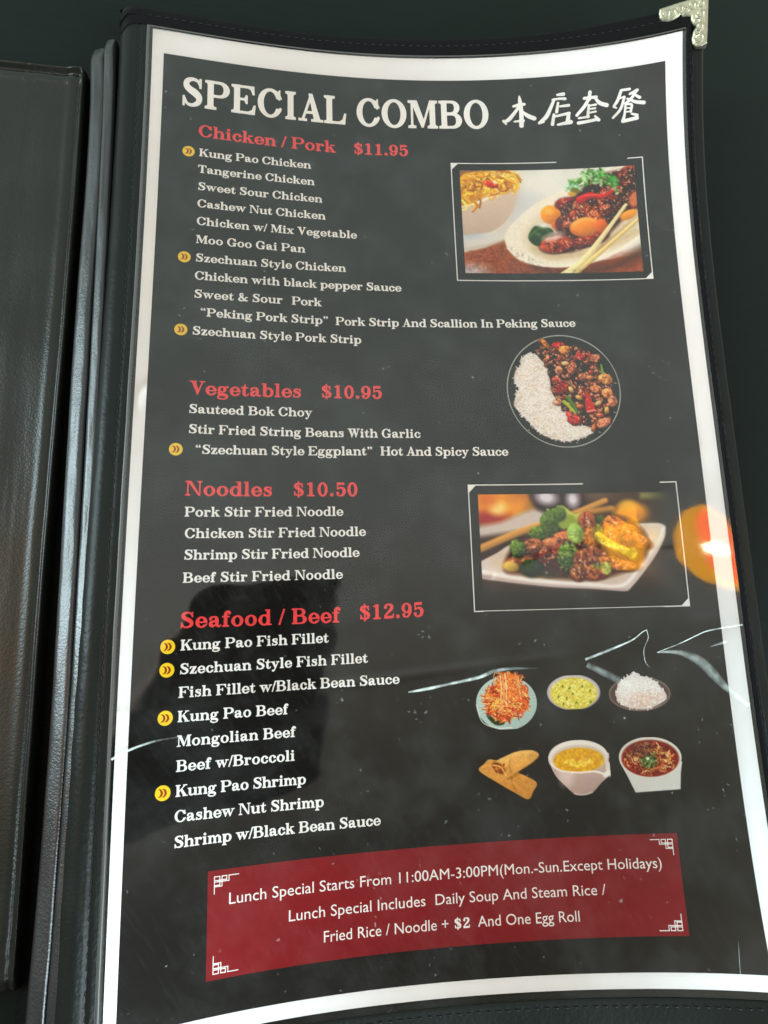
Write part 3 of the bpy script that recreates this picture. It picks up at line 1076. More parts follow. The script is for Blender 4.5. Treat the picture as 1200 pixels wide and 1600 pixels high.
roman("title_text", "SPECIAL", 11.2, 32.2, 77.2, 32.5, 17.3, M_WHITE, step=9, condense=0.765, label="large white heading word SPECIAL")
roman("title_text", "COMBO", 81.0, 32.6, 137.0, 32.1, 17.3, M_WHITE, step=9, condense=0.765, label="large white heading word COMBO")
for t, a, b, c, d in [("Chicken / Pork", 18.3, 45.3, 72.5, 46.1), ("$11.95", 79.7, 46.0, 102.4, 45.8), ("Vegetables", 18.4, 153.1, 58.4, 152.5), ("$10.95", 65.5, 152.3, 88.5, 152.1),
                      ("Noodles", 18.1, 190.4, 48.0, 190.1), ("$10.50", 55.1, 189.9, 78.5, 189.7), ("Seafood / Beef", 17.8, 235.4, 71.3, 234.6), ("$12.95", 78.0, 234.0, 101.2, 233.3)]:
    roman("heading_text", t, a, b, c, d, 7.1, M_REDTEXT, step=14, label="red heading reading " + t)
for t, a, b, c, d in [
        ("Kung Pao Chicken", 18.75, 54.10, 62.47, 54.47), ("Tangerine Chicken", 18.57, 61.38, 63.85, 61.91), ("Sweet Sour Chicken", 18.7, 68.99, 66.84, 69.52),
        ("Cashew Nut Chicken", 18.70, 76.47, 68.03, 77.06), ("Chicken w/ Mix Vegetable", 18.70, 84.10, 80.36, 84.73), ("Moo Goo Gai Pan", 18.63, 91.91, 60.02, 92.31),
        ("Szechuan Style Chicken", 18.75, 99.72, 75.78, 99.66), ("Chicken with black pepper Sauce", 18.70, 107.18, 97.40, 107.22), ("Sweet & Sour", 18.69, 114.77, 51.3, 114.78),
        ("Pork", 54.6, 114.84, 66.10, 114.93), ("“Peking Pork Strip”", 21.04, 122.08, 68.75, 122.4), ("Pork Strip And Scallion In Peking Sauce", 71.19, 122.5, 166.17, 121.72),
        ("Szechuan Style Pork Strip", 18.56, 129.71, 81.12, 129.89), ("Sauteed Bok Choy", 18.36, 160.22, 62.17, 159.83), ("Stir Fried String Beans With Garlic", 18.50, 167.77, 102.52, 167.35),
        ("“Szechuan Style Eggplant”", 20.90, 175.27, 84.38, 174.28), ("Hot And Spicy Sauce", 87.00, 174.28, 135.68, 174.30), ("Pork Stir Fried Noodle", 18.21, 197.82, 73.08, 196.96),
        ("Chicken Stir Fried Noodle", 18.46, 205.31, 81.07, 204.29), ("Shrimp Stir Fried Noodle", 18.44, 212.70, 78.60, 211.80), ("Beef Stir Fried Noodle", 18.32, 220.46, 72.53, 219.50),
        ("Kung Pao Fish Fillet", 18.27, 242.57, 67.26, 241.40), ("Szechuan Style Fish Fillet", 18.22, 250.14, 80.76, 248.65), ("Fish Fillet w/Black Bean Sauce", 18.10, 257.47, 91.70, 256.09),
        ("Kung Pao Beef", 18.02, 264.94, 53.35, 264.43), ("Mongolian Beef", 18.02, 272.42, 55.82, 271.83), ("Beef w/Broccoli", 18.01, 279.91, 55.65, 279.31),
        ("Kung Pao Shrimp", 18.02, 287.27, 59.23, 286.91), ("Cashew Nut Shrimp", 17.95, 294.70, 65.09, 294.42), ("Shrimp w/Black Bean Sauce", 17.96, 302.11, 83.94, 301.63)]:
    roman("item_text", t, a, b, c, d, 4.62, M_WHITE, step=20)


# banner lettering: the built-in sans font, condensed
def sans(text, u0, v0, u1, v1, cap, h0=0.16, name="banner_text"):
    cu_ = bpy.data.curves.new("t", 'FONT')
    cu_.body = text
    cu_.resolution_u = 3
    tmp = bpy.data.objects.new("t", cu_)
    scene.collection.objects.link(tmp)
    dg = bpy.context.evaluated_depsgraph_get()
    me = bpy.data.meshes.new_from_object(tmp.evaluated_get(dg))
    n_ = len(me.vertices)
    co = np.zeros(n_ * 3)
    me.vertices.foreach_get('co', co)
    co = co.reshape(-1, 3)
    fs = [tuple(p.vertices) for p in me.polygons]
    bpy.data.objects.remove(tmp)
    bpy.data.curves.remove(cu_)
    bpy.data.meshes.remove(me)
    x = (co[:, 0] - co[:, 0].min()) / (co[:, 0].max() - co[:, 0].min())
    uu = u0 + x * (u1 - u0)
    vv = v0 + x * (v1 - v0) - co[:, 1] / CAPH * cap
    return sub(mesh_object(name, lift(uu, vv, np.full(n_, h0)), fs, M_WHITE))


CAPH = 0.729
sans("Lunch Special Starts From 11:00AM-3:00PM(Mon.-Sun.Except Holidays)", 34.9, 320.3, 179.5, 319.8, 3.5)
sans("Lunch Special Includes  Daily Soup And Steam Rice /", 53.5, 327.8, 159.7, 327.6, 3.5)
sans("Fried Rice / Noodle +", 64.6, 335.25, 105.7, 335.3, 3.5)
sans("And One Egg Roll", 115.6, 335.3, 150.1, 335.4, 3.5)
roman("banner_text", "$2", 107.6, 335.3, 113.0, 335.3, 4.4, M_WHITE, h0=0.16)


# brush-written characters, as tapered strokes contoured on their own grid
def strokes(name, S_, mat, u0, u1, v0, v1, step=0.11, h0=0.15, label=None, fat=1.0):
    g = G(10, 10)
    g.x = np.arange(u0, u1, step)
    g.y = np.arange(v0, v1, step)
    g.X, g.Y = np.meshgrid(g.x, g.y)
    g.d = np.full(g.X.shape, 1e4)
    g.k = 0.12
    for s in S_:
        g.add(g.st([(p[0], p[1], p[2] * fat) for p in s]))
    vv, ff = contour(g.x, g.y, g.d)
    ff = [tuple(reversed(f)) for f in ff]
    o = sub(mesh_object(name, lift(vv[:, 0], vv[:, 1], np.full(len(vv), h0)), ff, mat))
    if label:
        o['label'] = label
    return o


HAN = [[(147.45, 22.59, 0.45), (149.81, 21.94, 0.51), (151.85, 21.85, 0.51)], [(149.97, 18.13, 0.23), (150.16, 20.51, 0.62), (150.52, 25.55, 0.68), (150.35, 31.53, 0.73)], [(149.78, 22.69, 0.45), (147.3, 26.05, 0.56), (144.84, 28.82, 0.62), (142.84, 29.4, 0.34)], [(142.85, 29.08, 0.39), (143.89, 30.51, 0.34)], [(151.01, 25.07, 0.34), (153.07, 27.04, 0.68), (155.78, 28.42, 0.73)], [(147.43, 29.54, 0.28), (151.22, 29.23, 0.51)], [(165.87, 18.53, 0.39), (168.34, 18.42, 0.62)], [(163.77, 20.57, 0.34), (166.37, 20.28, 0.39), (168.95, 20.48, 0.51)], [(164.47, 20.44, 0.45), (162.74, 24.33, 0.56), (160.84, 27.94, 0.68), (157.82, 30.59, 0.45)], [(157.81, 30.71, 0.39), (159.75, 30.25, 0.28)], [(166.01, 22.09, 0.39), (165.25, 26.04, 0.51)], [(166.8, 23.68, 0.34), (170.31, 23.46, 0.51)], [(164.05, 27.2, 0.45), (163.26, 31.5, 0.56)], [(164.59, 27.97, 0.39), (170.38, 26.96, 0.51)], [(170.2, 27.06, 0.51), (169.66, 30.04, 0.68)], [(165.55, 31.76, 0.39), (170.76, 30.92, 0.73)], [(176.91, 21.01, 0.51), (181.73, 20.9, 0.51)], [(179.28, 18.55, 0.56), (178.82, 21.67, 0.51)], [(178.9, 21.08, 0.45), (176.77, 24.49, 0.56), (173.47, 28.17, 0.45)], [(181.16, 21.13, 0.39), (183.04, 23.6, 0.62), (185.8, 24.85, 0.68)], [(178.61, 24.06, 0.34), (177.92, 29.15, 0.51)], [(178.76, 24.38, 0.28), (181.43, 24.16, 0.39)], [(178.41, 25.86, 0.28), (181.14, 25.69, 0.34)], [(178.34, 27.48, 0.28), (181.3, 27.15, 0.34)], [(174.26, 29.46, 0.34), (178.26, 29.18, 0.39)], [(174.04, 31.59, 0.56), (178.17, 31.12, 0.51), (181.71, 30.58, 0.51)], [(180.93, 29.11, 0.34), (182.27, 30.87, 0.56)], [(192.15, 19.25, 0.39), (195.2, 19.2, 0.45)], [(191.87, 19.33, 0.45), (190.35, 23.24, 0.51), (188.68, 25.7, 0.39)], [(188.68, 25.88, 0.39), (189.66, 26.47, 0.28)], [(191.04, 22.62, 0.28), (193.06, 22.11, 0.34)], [(193.05, 22.4, 0.39), (191.31, 27.19, 0.45), (188.14, 30.6, 0.39)], [(195.3, 21.24, 0.39), (198.2, 20.04, 0.51)], [(198.09, 20.19, 0.39), (195.62, 23.32, 0.45), (193.34, 25.08, 0.39)], [(196.08, 20.95, 0.28), (199.09, 23.22, 0.51)], [(194.24, 23.14, 0.34), (197.5, 24.85, 0.51), (200.66, 25.58, 0.62)], [(193.44, 25.38, 0.34), (192.88, 29.45, 0.39), (192.09, 32.33, 0.56)], [(193.44, 25.38, 0.34), (195.81, 25.8, 0.39), (195.36, 28.68, 0.39)], [(193.65, 27.0, 0.23), (195.42, 27.16, 0.23)], [(193.31, 28.61, 0.23), (195.53, 28.58, 0.28)], [(192.08, 32.45, 0.56), (197.67, 31.67, 0.62)], [(195.76, 29.67, 0.34), (197.83, 30.46, 0.45)]]
for a, b, lo, hi in ((0, 6, 141.5, 157), (6, 16, 156.5, 172.5), (16, 27, 172.3, 187), (27, 43, 186.8, 202)):
    strokes("brush_character", HAN[a:b], M_WHITE, lo, hi, 16, 35, fat=1.32)

# yellow bullets with double chevrons
for (u, v) in [(14.91, 52.58), (14.78, 98.29), (14.61, 128.08), (14.58, 173.89), (14.42, 241.33), (14.38, 248.69), (14.38, 263.53), (14.33, 285.83)]:
    an = np.linspace(0, 2 * math.pi, 41)[:-1]
    rr = np.concatenate([[0], np.full(40, 2.3)])
    aa = np.concatenate([[0], an])
    pts = lift(u + rr * np.cos(aa), v + rr * np.sin(aa), np.full(41, 0.12))
    b_ = sub(mesh_object("bullet_mark", pts, [(0, (k + 1) % 40 + 1, k + 1) for k in range(40)], M_YELLOW))
    S_ = [[(u - 1.15 + k, v - 1.15, .12), (u - .6 + k, v - .85, .26), (u - .25 + k, v, .34), (u - .6 + k, v + .85, .26), (u - 1.15 + k, v + 1.15, .12)] for k in (0, 1.15)]
    strokes("chevron_mark", S_, M_CHEVRON, u - 2, u + 2, v - 2, v + 2, step=0.1, h0=0.17)

# knot emblems in the banner corners
EMB = [((0, 0), (1.6, 0)), ((0, 0), (0, 1.1)), ((1.6, 0), (1.6, 2.5)), ((0, 1.1), (3.7, 1.1)), ((2.3, 0), (2.3, 2.85)), ((2.3, 0), (3.7, 0)), ((3.7, 0), (3.7, 1.1)), ((0, 1.5), (4.4, 1.5)),
       ((4.4, 0), (4.4, 1.5)), ((4.4, 0), (7.4, 0)), ((0, 1.5), (0, 2.5)), ((0, 2.5), (1.6, 2.5)), ((0, 2.85), (2.3, 2.85)), ((0, 2.85), (0, 4.9))]
for (ou, ov, fx, fy) in [(30.4, 311.9, 1, 1), (183.9, 310.9, -1, 1), (30.4, 339.2, 1, -1), (183.8, 338.7, -1, -1)]:
    S_ = [[(ou + fx * a[0], ov + fy * a[1], .13), (ou + fx * b[0], ov + fy * b[1], .13)] for a, b in EMB]
    strokes("knot_emblem", S_, M_WHITE, min(ou - .5 * fx, ou + 8 * fx), max(ou - .5 * fx, ou + 8 * fx), min(ov - .5 * fy, ov + 5.4 * fy), max(ov - .5 * fy, ov + 5.4 * fy), step=0.09, h0=0.16)

# thin white frames round the two photographs, gapped at the top, with cut corners
for (l, r, t, b, g0, g1) in [(119.8, 199.2, 48.4, 101.9, 163.9, 193.0), (119.4, 199.1, 185.4, 232.25, 163.4, 192.8)]:
    w_ = 0.4
    patch("frame_line", l, g0, t, t + w_, 0.11, M_WHITE)
    patch("frame_line", g1, r, t, t + w_, 0.11, M_WHITE)
    patch("frame_line", l, l + w_, t + w_, b - w_, 0.11, M_WHITE)
    patch("frame_line", r - w_, r, t + w_, b - w_, 0.11, M_WHITE)
    patch("frame_line", l, r, b - w_, b, 0.11, M_WHITE)
    for (cx, cy, sx, sy) in ((l + w_, t + w_, 1, 1), (r - w_, b - w_, -1, -1)):
        P_ = lift(np.array([cx, cx + 2.6 * sx, cx]), np.array([cy, cy, cy + 2.6 * sy]), np.full(3, .11))
        sub(mesh_object("frame_corner", P_, [(0, 2, 1)], M_WHITE))

# ------------------------------------------------------------------ printed food pictures, painted stroke by stroke
class Canvas:
    """rgb picture in display values 0..255 plus coverage, addressed in its own drawing units"""

    def __init__(s, w, h, res, tf, bg=(40, 38, 36), alpha=0.0):
        s.w, s.h = w, h                       # size in mm
        s.nx, s.ny = int(w * res), int(h * res)
        s.res = res
        s.tf = tf                             # drawing units -> mm
        s.c = np.empty((s.ny, s.nx, 3))
        s.c[:] = bg
        s.a = np.full((s.ny, s.nx), float(alpha))
        s.k = tf(np.array([100.0]), np.array([0.0]))[0][0] - tf(np.array([0.0]), np.array([0.0]))[0][0]
        s.k = s.k / 100 * res                 # pixels per drawing unit
        s.rs = np.random.RandomState(5)
        s.cover = True

    def px(s, x, y):
        a, b = s.tf(np.atleast_1d(np.asarray(x, float)), np.atleast_1d(np.asarray(y, float)))
        return a * s.res, b * s.res

    def win(s, x0, x1, y0, y1):
        i0, i1 = max(0, int(x0)), min(s.nx, int(x1) + 2)
        j0, j1 = max(0, int(y0)), min(s.ny, int(y1) + 2)
        if i1 <= i0 or j1 <= j0:
            return None
        Y, X = np.mgrid[j0:j1, i0:i1]
        return slice(j0, j1), slice(i0, i1), X + .5, Y + .5

    def blend(s, sj, si, m, col, op):
        m = np.clip(m, 0, 1) * op
        s.c[sj, si] = s.c[sj, si] * (1 - m[..., None]) + np.asarray(col) * m[..., None]
        if s.cover:
            s.a[sj, si] = np.maximum(s.a[sj, si], m)

    def ell(s, cx, cy, rx, ry, col, rot=0, soft=1.2, op=1.0, sh=0.0, tex=0.0):
        X, Y = s.px(cx, cy)
        cx, cy, rx, ry = X[0], Y[0], rx * s.k, ry * s.k
        r = max(rx, ry) + soft * 2 + 1
        w = s.win(cx - r, cx + r, cy - r, cy + r)
        if w is None:
            return
        sj, si, X, Y = w
        c_, s_ = math.cos(math.radians(rot)), math.sin(math.radians(rot))
        dx, dy = X - cx, Y - cy
        a = (dx * c_ + dy * s_) / max(rx, .3)
        b = (-dx * s_ + dy * c_) / max(ry, .3)
        q = np.hypot(a, b)
        m = (1 - q) * min(rx, ry) / soft + .5
        col = np.asarray(col, float)
        if sh or tex:
            t = 1 + sh * (-(dx / max(rx, .3)) * .5 - (dy / max(ry, .3)) * .7)
            if tex:
                t = t + tex * (s.rs.rand(*q.shape) - .5)
            col = np.clip(col * t[..., None], 0, 255)
        s.blend(sj, si, m, col, op)

    def poly(s, pts, col, soft=1.2, op=1.0, tex=0.0, grad=None, curve=True):
        P = np.array(pts, float)
        if curve and len(P) > 4:
            n_ = len(P)
            out = []
            for i in range(n_):
                a, b, c, d = P[i - 1], P[i], P[(i + 1) % n_], P[(i + 2) % n_]
                for t in (0, .25, .5, .75):
                    out.append(.5 * (2 * b + (c - a) * t + (2 * a - 5 * b + 4 * c - d) * t * t + (3 * b - a - 3 * c + d) * t ** 3))
            P = np.array(out)
        x, y = s.px(P[:, 0], P[:, 1])
        w = s.win(x.min() - 3 * soft, x.max() + 3 * soft, y.min() - 3 * soft, y.max() + 3 * soft)
        if w is None:
            return
        sj, si, X, Y = w
        d = poly_sd(X, Y, np.stack([x, y], -1))
        col = np.asarray(col, float)
        if grad is not None:                  # (colour 2, dx, dy) linear ramp over the shape
            c2, gx, gy = grad
            t = ((X - x.min()) / max(1, np.ptp(x)) * gx + (Y - y.min()) / max(1, np.ptp(y)) * gy)
            t = np.clip(t, 0, 1)[..., None]
            col = col * (1 - t) + np.asarray(c2, float) * t
        if tex:
            col = np.clip(col * (1 + tex * (s.rs.rand(*d.shape)[..., None] - .5)), 0, 255)
        s.blend(sj, si, .5 - d / soft, col, op)

    def st(s, pts, w0, w1, col, soft=1.0, op=1.0, sh=0.0, curve=True):
        P = np.array(pts, float)
        if curve and len(P) > 2:
            Q = np.vstack([2 * P[0] - P[1], P, 2 * P[-1] - P[-2]])
            out = []
            for i in range(1, len(Q) - 2):
                for t in np.arange(0, 1, .2):
                    a, b, c, e = Q[i - 1], Q[i], Q[i + 1], Q[i + 2]
                    out.append(.5 * (2 * b + (c - a) * t + (2 * a - 5 * b + 4 * c - e) * t * t + (3 * b - a - 3 * c + e) * t ** 3))
            out.append(P[-1])
            P = np.array(out)
        x, y = s.px(P[:, 0], P[:, 1])
        r = max(w0, w1) * s.k + soft + 1
        w = s.win(x.min() - r, x.max() + r, y.min() - r, y.max() + r)
        if w is None:
            return
        sj, si, X, Y = w
        d = np.full(X.shape, 1e4)
        off = np.zeros(X.shape)
        n_ = len(x) - 1
        for i in range(n_):
            ex, ey = x[i + 1] - x[i], y[i + 1] - y[i]
            t = np.clip(((X - x[i]) * ex + (Y - y[i]) * ey) / (ex * ex + ey * ey + 1e-9), 0, 1)
            rr = (w0 + (w1 - w0) * (i + t) / n_) * s.k
            dd = np.hypot(X - x[i] - ex * t, Y - y[i] - ey * t) - rr
            if sh:
                oy = (Y - y[i] - ey * t) / np.maximum(rr, .3)
                off = np.where(dd < d, oy, off)
            d = np.minimum(d, dd)
        col = np.asarray(col, float)
        if sh:
            col = np.clip(col * (1 - sh * np.clip(off, -1, 1))[..., None], 0, 255)
        s.blend(sj, si, .5 - d / soft, col, op)

    def pick(s, pal, jit=0.12):
        c = np.array(pal[s.rs.randint(len(pal))], float)
        return np.clip(c * (1 + jit * (s.rs.rand() * 2 - 1)) + s.rs.randn(3) * 3, 0, 255)

    def chunk(s, cx, cy, rx, ry, rot, base, hi=(225, 150, 115), lo=(55, 22, 15), n=10):
        """a glazed piece: dark contact, body, folds, glossy glints"""
        s.ell(cx + 3, cy + 5, rx * 1.08, ry * 1.1, lo, rot, soft=4, op=.75)
        s.ell(cx, cy, rx, ry, base, rot, soft=2, sh=.35, tex=.12)
        c_, s_ = math.cos(math.radians(rot)), math.sin(math.radians(rot))
        for k in range(n):
            a, r = s.rs.rand() * 6.28, math.sqrt(s.rs.rand()) * .75
            x, y = math.cos(a) * r * rx, math.sin(a) * r * ry
            px_, py_ = cx + x * c_ - y * s_, cy + x * s_ + y * c_
            L = (.2 + .3 * s.rs.rand()) * min(rx, ry)
            th = math.radians(rot) + s.rs.randn() * .7
            ex, ey = math.cos(th) * L, math.sin(th) * L
            q = s.rs.rand()
            col = np.array(lo) * 1.2 if q < .4 else np.array(base) * 1.25 if q < .75 else hi
            s.st([(px_ - ex, py_ - ey), (px_ + s.rs.randn() * 3, py_ + s.rs.randn() * 3), (px_ + ex, py_ + ey)], 2.2 + 3 * s.rs.rand(), 1.2, np.clip(col, 0, 255), soft=1.6, op=.75)
        for k in range(max(2, n // 4)):
            a, r = s.rs.rand() * 6.28, math.sqrt(s.rs.rand()) * .6
            s.ell(cx + math.cos(a) * r * rx - rx * .15, cy + math.sin(a) * r * ry - ry * .25, 3 + 4 * s.rs.rand(), 2 + 2 * s.rs.rand(), (250, 215, 190), rot, soft=1.3, op=.75)

    def grains(s, n, inside, L, w, pal, op=.9, soft=.9):
        """short strokes scattered where inside(x, y) holds (drawing units)"""
        for k in range(n):
            x, y = inside()
            a = s.rs.rand() * 3.14
            s.st([(x - math.cos(a) * L / 2, y - math.sin(a) * L / 2), (x + math.cos(a) * L / 2, y + math.sin(a) * L / 2)], w, w * .7, s.pick(pal), soft=soft, op=op, curve=False)

    def mottle(s, pts, amp=.5, px_=2.6, hi=(245, 215, 185), thr=.78, op=.6, soft=3.0):
        """fine broken texture inside an outline: dark crevices and small wet glints"""
        P = np.array(pts, float)
        x, y = s.px(P[:, 0], P[:, 1])
        w = s.win(x.min() - 3, x.max() + 3, y.min() - 3, y.max() + 3)
        if w is None:
            return
        sj, si, X, Y = w
        m = np.clip(.5 - poly_sd(X, Y, np.stack([x, y], -1)) / soft, 0, 1) * np.clip(s.a[sj, si], 0, 1)
        sd = s.rs.randint(9999)
        n1 = smooth_noise(X.shape, (X.shape[0] / px_, X.shape[1] / px_), sd)
        n2 = smooth_noise(X.shape, (X.shape[0] / px_ / 2.4, X.shape[1] / px_ / 2.4), sd + 1)
        n = .6 * n1 + .4 * n2
        f = 1 + amp * 2 * (n - .5)
        s.c[sj, si] = s.c[sj, si] * (1 + (f - 1)[..., None] * m[..., None])
        g = np.clip((n1 - thr) / .1, 0, 1) * m * op
        s.c[sj, si] = s.c[sj, si] * (1 - g[..., None]) + np.asarray(hi, float) * g[..., None]

    def blur(s, k):
        for ax in (0, 1):
            for arr in ('c', 'a'):
                A = getattr(s, arr)
                acc = A * .5 + np.roll(A, 1, ax) * .25 + np.roll(A, -1, ax) * .25
                setattr(s, arr, A * (1 - k) + acc * k)

    def place(s, name, u0, v0, h0=0.12, label=None, keep_all=False):
        s.blur(.22)
        g = s.c * (1 + .05 * (s.rs.rand(s.ny, s.nx)[..., None] - .5))
        lin_ = np.clip((lin(np.clip(g, 0, 255)) - .034) * 1.10, .004, .88)
        if not keep_all:
            a = np.clip(s.a, 0, 1)[..., None]
            lin_ = lin_ * a + np.array([.009, .0088, .008]) * (1 - a)
            keep = s.a > .04
        else:
            keep = np.ones_like(s.a, bool)
        uu, vv = np.meshgrid(u0 + (np.arange(s.nx) + .5) / s.res, v0 + (np.arange(s.ny) + .5) / s.res)
        # keep whole cells only
        cell = keep[:-1, :-1] | keep[1:, :-1] | keep[:-1, 1:] | keep[1:, 1:]
        used = np.zeros_like(keep)
        used[:-1, :-1] |= cell
        used[1:, :-1] |= cell
        used[:-1, 1:] |= cell
        used[1:, 1:] |= cell
        idx = np.cumsum(used.ravel()).reshape(used.shape) - 1
        vv_ = lift(uu[used], vv[used], np.full(int(used.sum()), h0))
        j, i = np.nonzero(cell)
        F = np.stack([idx[j, i], idx[j + 1, i], idx[j + 1, i + 1], idx[j, i + 1]], -1)
        o = sub(mesh_object(name, vv_, F.tolist(), M_PRINT))
        at = o.data.color_attributes.new('ink', 'FLOAT_COLOR', 'POINT')
        cc = np.ones((len(vv_), 4))
        cc[:, :3] = lin_[used]
        at.data.foreach_set('color', cc.ravel())
        if label:
            o['label'] = label
        return o


def quad_tf(tl, tr, br, bl, w, h):
    """drawing units of a slightly skewed frame -> mm"""
    tl, tr, br, bl = [np.array(p, float) for p in (tl, tr, br, bl)]

    def f(x, y):
        s_ = np.zeros(np.shape(x)) + .5
        t = np.zeros(np.shape(x)) + .5
        for _ in range(5):
            top = tl[1] + (tr[1] - tl[1]) * s_
            bot = bl[1] + (br[1] - bl[1]) * s_
            t = (y - top) / (bot - top)
            l_ = tl[0] + (bl[0] - tl[0]) * t
            r_ = tr[0] + (br[0] - tr[0]) * t
            s_ = (x - l_) / (r_ - l_)
        return s_ * w, t * h
    return f


MEAT = [(125, 52, 30), (150, 70, 42), (100, 38, 24), (165, 85, 55), (84, 32, 22)]
GREEN = [(70, 105, 40), (100, 140, 60), (45, 75, 30), (130, 165, 85)]

# ---- picture 1: noodle bowl and a plate of glazed meat with chopsticks
W1, H1 = 72.4, 47.0
c = Canvas(W1, H1, 4.4, quad_tf((65, 90), (1030, 65), (1082, 648), (92, 665), W1, H1), (218, 216, 208), 1.0)
n1 = smooth_noise((c.ny, c.nx), (7, 10), 50)[..., None]
c.c += 14 * (n1 - .5)
c.poly([(40, 60), (180, 85), (110, 120), (60, 200), (40, 260)], (150, 112, 84), soft=6)
c.poly([(40, 560), (200, 520), (330, 460), (500, 600), (800, 590), (1120, 540), (1120, 700), (40, 700)], (168, 92, 58), soft=4, tex=.16, grad=((120, 62, 40), .8, .1), curve=False)
for k in range(60):
    x, y = 100 + 980 * c.rs.rand(), 540 + 120 * c.rs.rand()
    c.st([(x, y), (x + 60, y - 8)], 5, 3, c.pick([(190, 110, 70), (120, 60, 38), (150, 80, 50)]), soft=5, op=.35)
c.ell(120, 650, 90, 40, (196, 196, 205), soft=18, op=.8)
c.poly([(900, 560), (1100, 520), (1100, 700), (850, 700)], (176, 96, 70), soft=18, op=.6, curve=False)
c.poly([(440, 590), (640, 640), (900, 600), (1080, 500), (1090, 560), (900, 640), (700, 670), (520, 650)], (84, 58, 44), soft=16, op=.75)
c.ell(560, 150, 190, 110, (226, 226, 220), soft=30, op=.6)
c.poly([(380, 200), (520, 240), (420, 330), (340, 380), (300, 300)], (190, 196, 204), soft=30, op=.55)
c.ell(90, 405, 270, 125, (228, 222, 208), soft=4, sh=.04)
c.st([(85, 530), (200, 510), (290, 480), (340, 455)], 6, 4, (186, 170, 148), soft=6, op=.7)
c.poly([(66, 400), (240, 430), (370, 330), (400, 380), (340, 455), (200, 500), (60, 520)], (206, 208, 212), soft=22, op=.6)
c.ell(130, 445, 60, 26, (176, 192, 208), soft=10, op=.7)
c.poly([(50, 290), (150, 275), (270, 220), (375, 125), (388, 190), (376, 270), (330, 360), (250, 425), (150, 445), (50, 440)], (222, 208, 194), soft=3, grad=((190, 168, 152), .1, .75), tex=.03)
c.poly([(300, 190), (384, 140), (384, 230), (340, 340), (280, 400)], (206, 186, 170), soft=34, op=.5)
c.st([(60, 297), (150, 276), (262, 222), (372, 128)], 7, 6, (240, 232, 218), soft=2)
c.poly([(55, 160), (110, 112), (200, 88), (300, 90), (362, 122), (300, 185), (200, 240), (60, 290)], (206, 146, 44), soft=4)
for k in range(120):
    a = c.rs.rand()
    x = 70 + 280 * c.rs.rand()
    y = 110 + (165 - (x - 70) * .5) * c.rs.rand()
    L = 30 + 30 * c.rs.rand()
    th = c.rs.randn() * .8 - .3
    c.st([(x, y), (x + math.cos(th) * L, y + math.sin(th) * L + 8), (x + math.cos(th + .8) * L * 1.6, y + math.sin(th + .8) * L * 1.4)], 7, 5,
         c.pick([(240, 200, 80), (225, 170, 50), (250, 222, 120), (200, 130, 30), (170, 100, 24), (235, 180, 60)]), soft=1.6, op=.85, sh=.2)
for (x, y, r, q) in [(95, 150, 40, 0), (125, 240, 44, 10)]:
    c.ell(x, y, r, r * .7, (236, 180, 50), q, soft=3, sh=.2, op=.85)
    c.ell(x, y, r * .45, r * .3, (180, 110, 30), q, soft=4, op=.6)
c.ell(240, 165, 42, 22, (214, 70, 40), 15, soft=3, sh=.3)
c.ell(262, 153, 14, 8, (250, 235, 220), 20, soft=2)
c.ell(290, 108, 70, 16, (224, 220, 160), 8, soft=6, op=.5)
plate = [(316, 490), (322, 430), (390, 350), (500, 262), (640, 190), (760, 118), (900, 70), (1060, 50), (1120, 200), (1110, 420), (960, 530), (800, 595), (620, 622), (470, 606), (360, 556)]
c.poly(plate, (232, 226, 212), soft=3, tex=.02)
c.poly([(430, 480), (470, 380), (600, 290), (780, 200), (1000, 160), (1060, 420), (900, 510), (700, 560), (540, 560)], (212, 200, 172), soft=26, op=.8)
c.st([(330, 520), (420, 590), (600, 612), (780, 588), (960, 520), (1080, 440)], 6, 6, (248, 244, 232), soft=5, op=.9)
c.st([(470, 520), (560, 560), (700, 552), (900, 500), (1040, 430)], 12, 10, (196, 170, 120), soft=14, op=.6)
c.poly([(445, 460), (480, 395), (545, 395), (590, 430), (560, 490), (490, 505)], (48, 76, 34), soft=3, tex=.15)
c.st([(455, 450), (500, 410), (560, 420)], 7, 4, (96, 130, 70), soft=4, op=.7)
c.ell(530, 392, 34, 12, (226, 228, 220), 8, soft=5)
c.ell(500, 440, 20, 10, (120, 150, 90), 30, soft=5, op=.6)
c.poly([(605, 260), (700, 225), (820, 120), (960, 90), (1100, 80), (1110, 260), (1000, 330), (850, 470), (640, 540), (600, 420)], (70, 28, 20), soft=8)
c.ell(572, 330, 56, 56, (232, 150, 34), 20, soft=3, sh=.25, tex=.08)
c.ell(560, 312, 24, 16, (252, 196, 90), 20, soft=6, op=.8)
c.ell(600, 390, 26, 24, (214, 112, 44), 0, soft=3, sh=.2)
c.chunk(655, 265, 58, 32, -10, (140, 44, 28), n=8)
for a in [(1000, 110, 60, 46, -30), (960, 190, 60, 42, 20), (840, 150, 70, 40, -10), (1010, 250, 40, 46, 60), (700, 300, 66, 56, -20), (735, 345, 60, 56, 40), (655, 375, 46, 56, 80), (860, 290, 70, 50, -20),
          (930, 270, 54, 44, 40), (820, 330, 50, 34, 10), (740, 280, 46, 30, 15), (885, 225, 50, 30, 5)]:
    c.chunk(*a, c.pick(MEAT), n=13)
for k in range(34):
    t = c.rs.rand()
    x, y = 660 + 360 * t, 420 - 300 * t + (c.rs.rand() - .35) * 120
    c.chunk(x, y, 18 + 16 * c.rs.rand(), 12 + 10 * c.rs.rand(), c.rs.rand() * 180, c.pick(MEAT), hi=(236, 170, 130), n=5)
c.mottle([(620, 260), (760, 240), (860, 110), (960, 80), (1060, 70), (1060, 240), (960, 330), (800, 400), (660, 430)], .45)
c.chunk(820, 460, 70, 30, -18, (134, 50, 30), n=9)
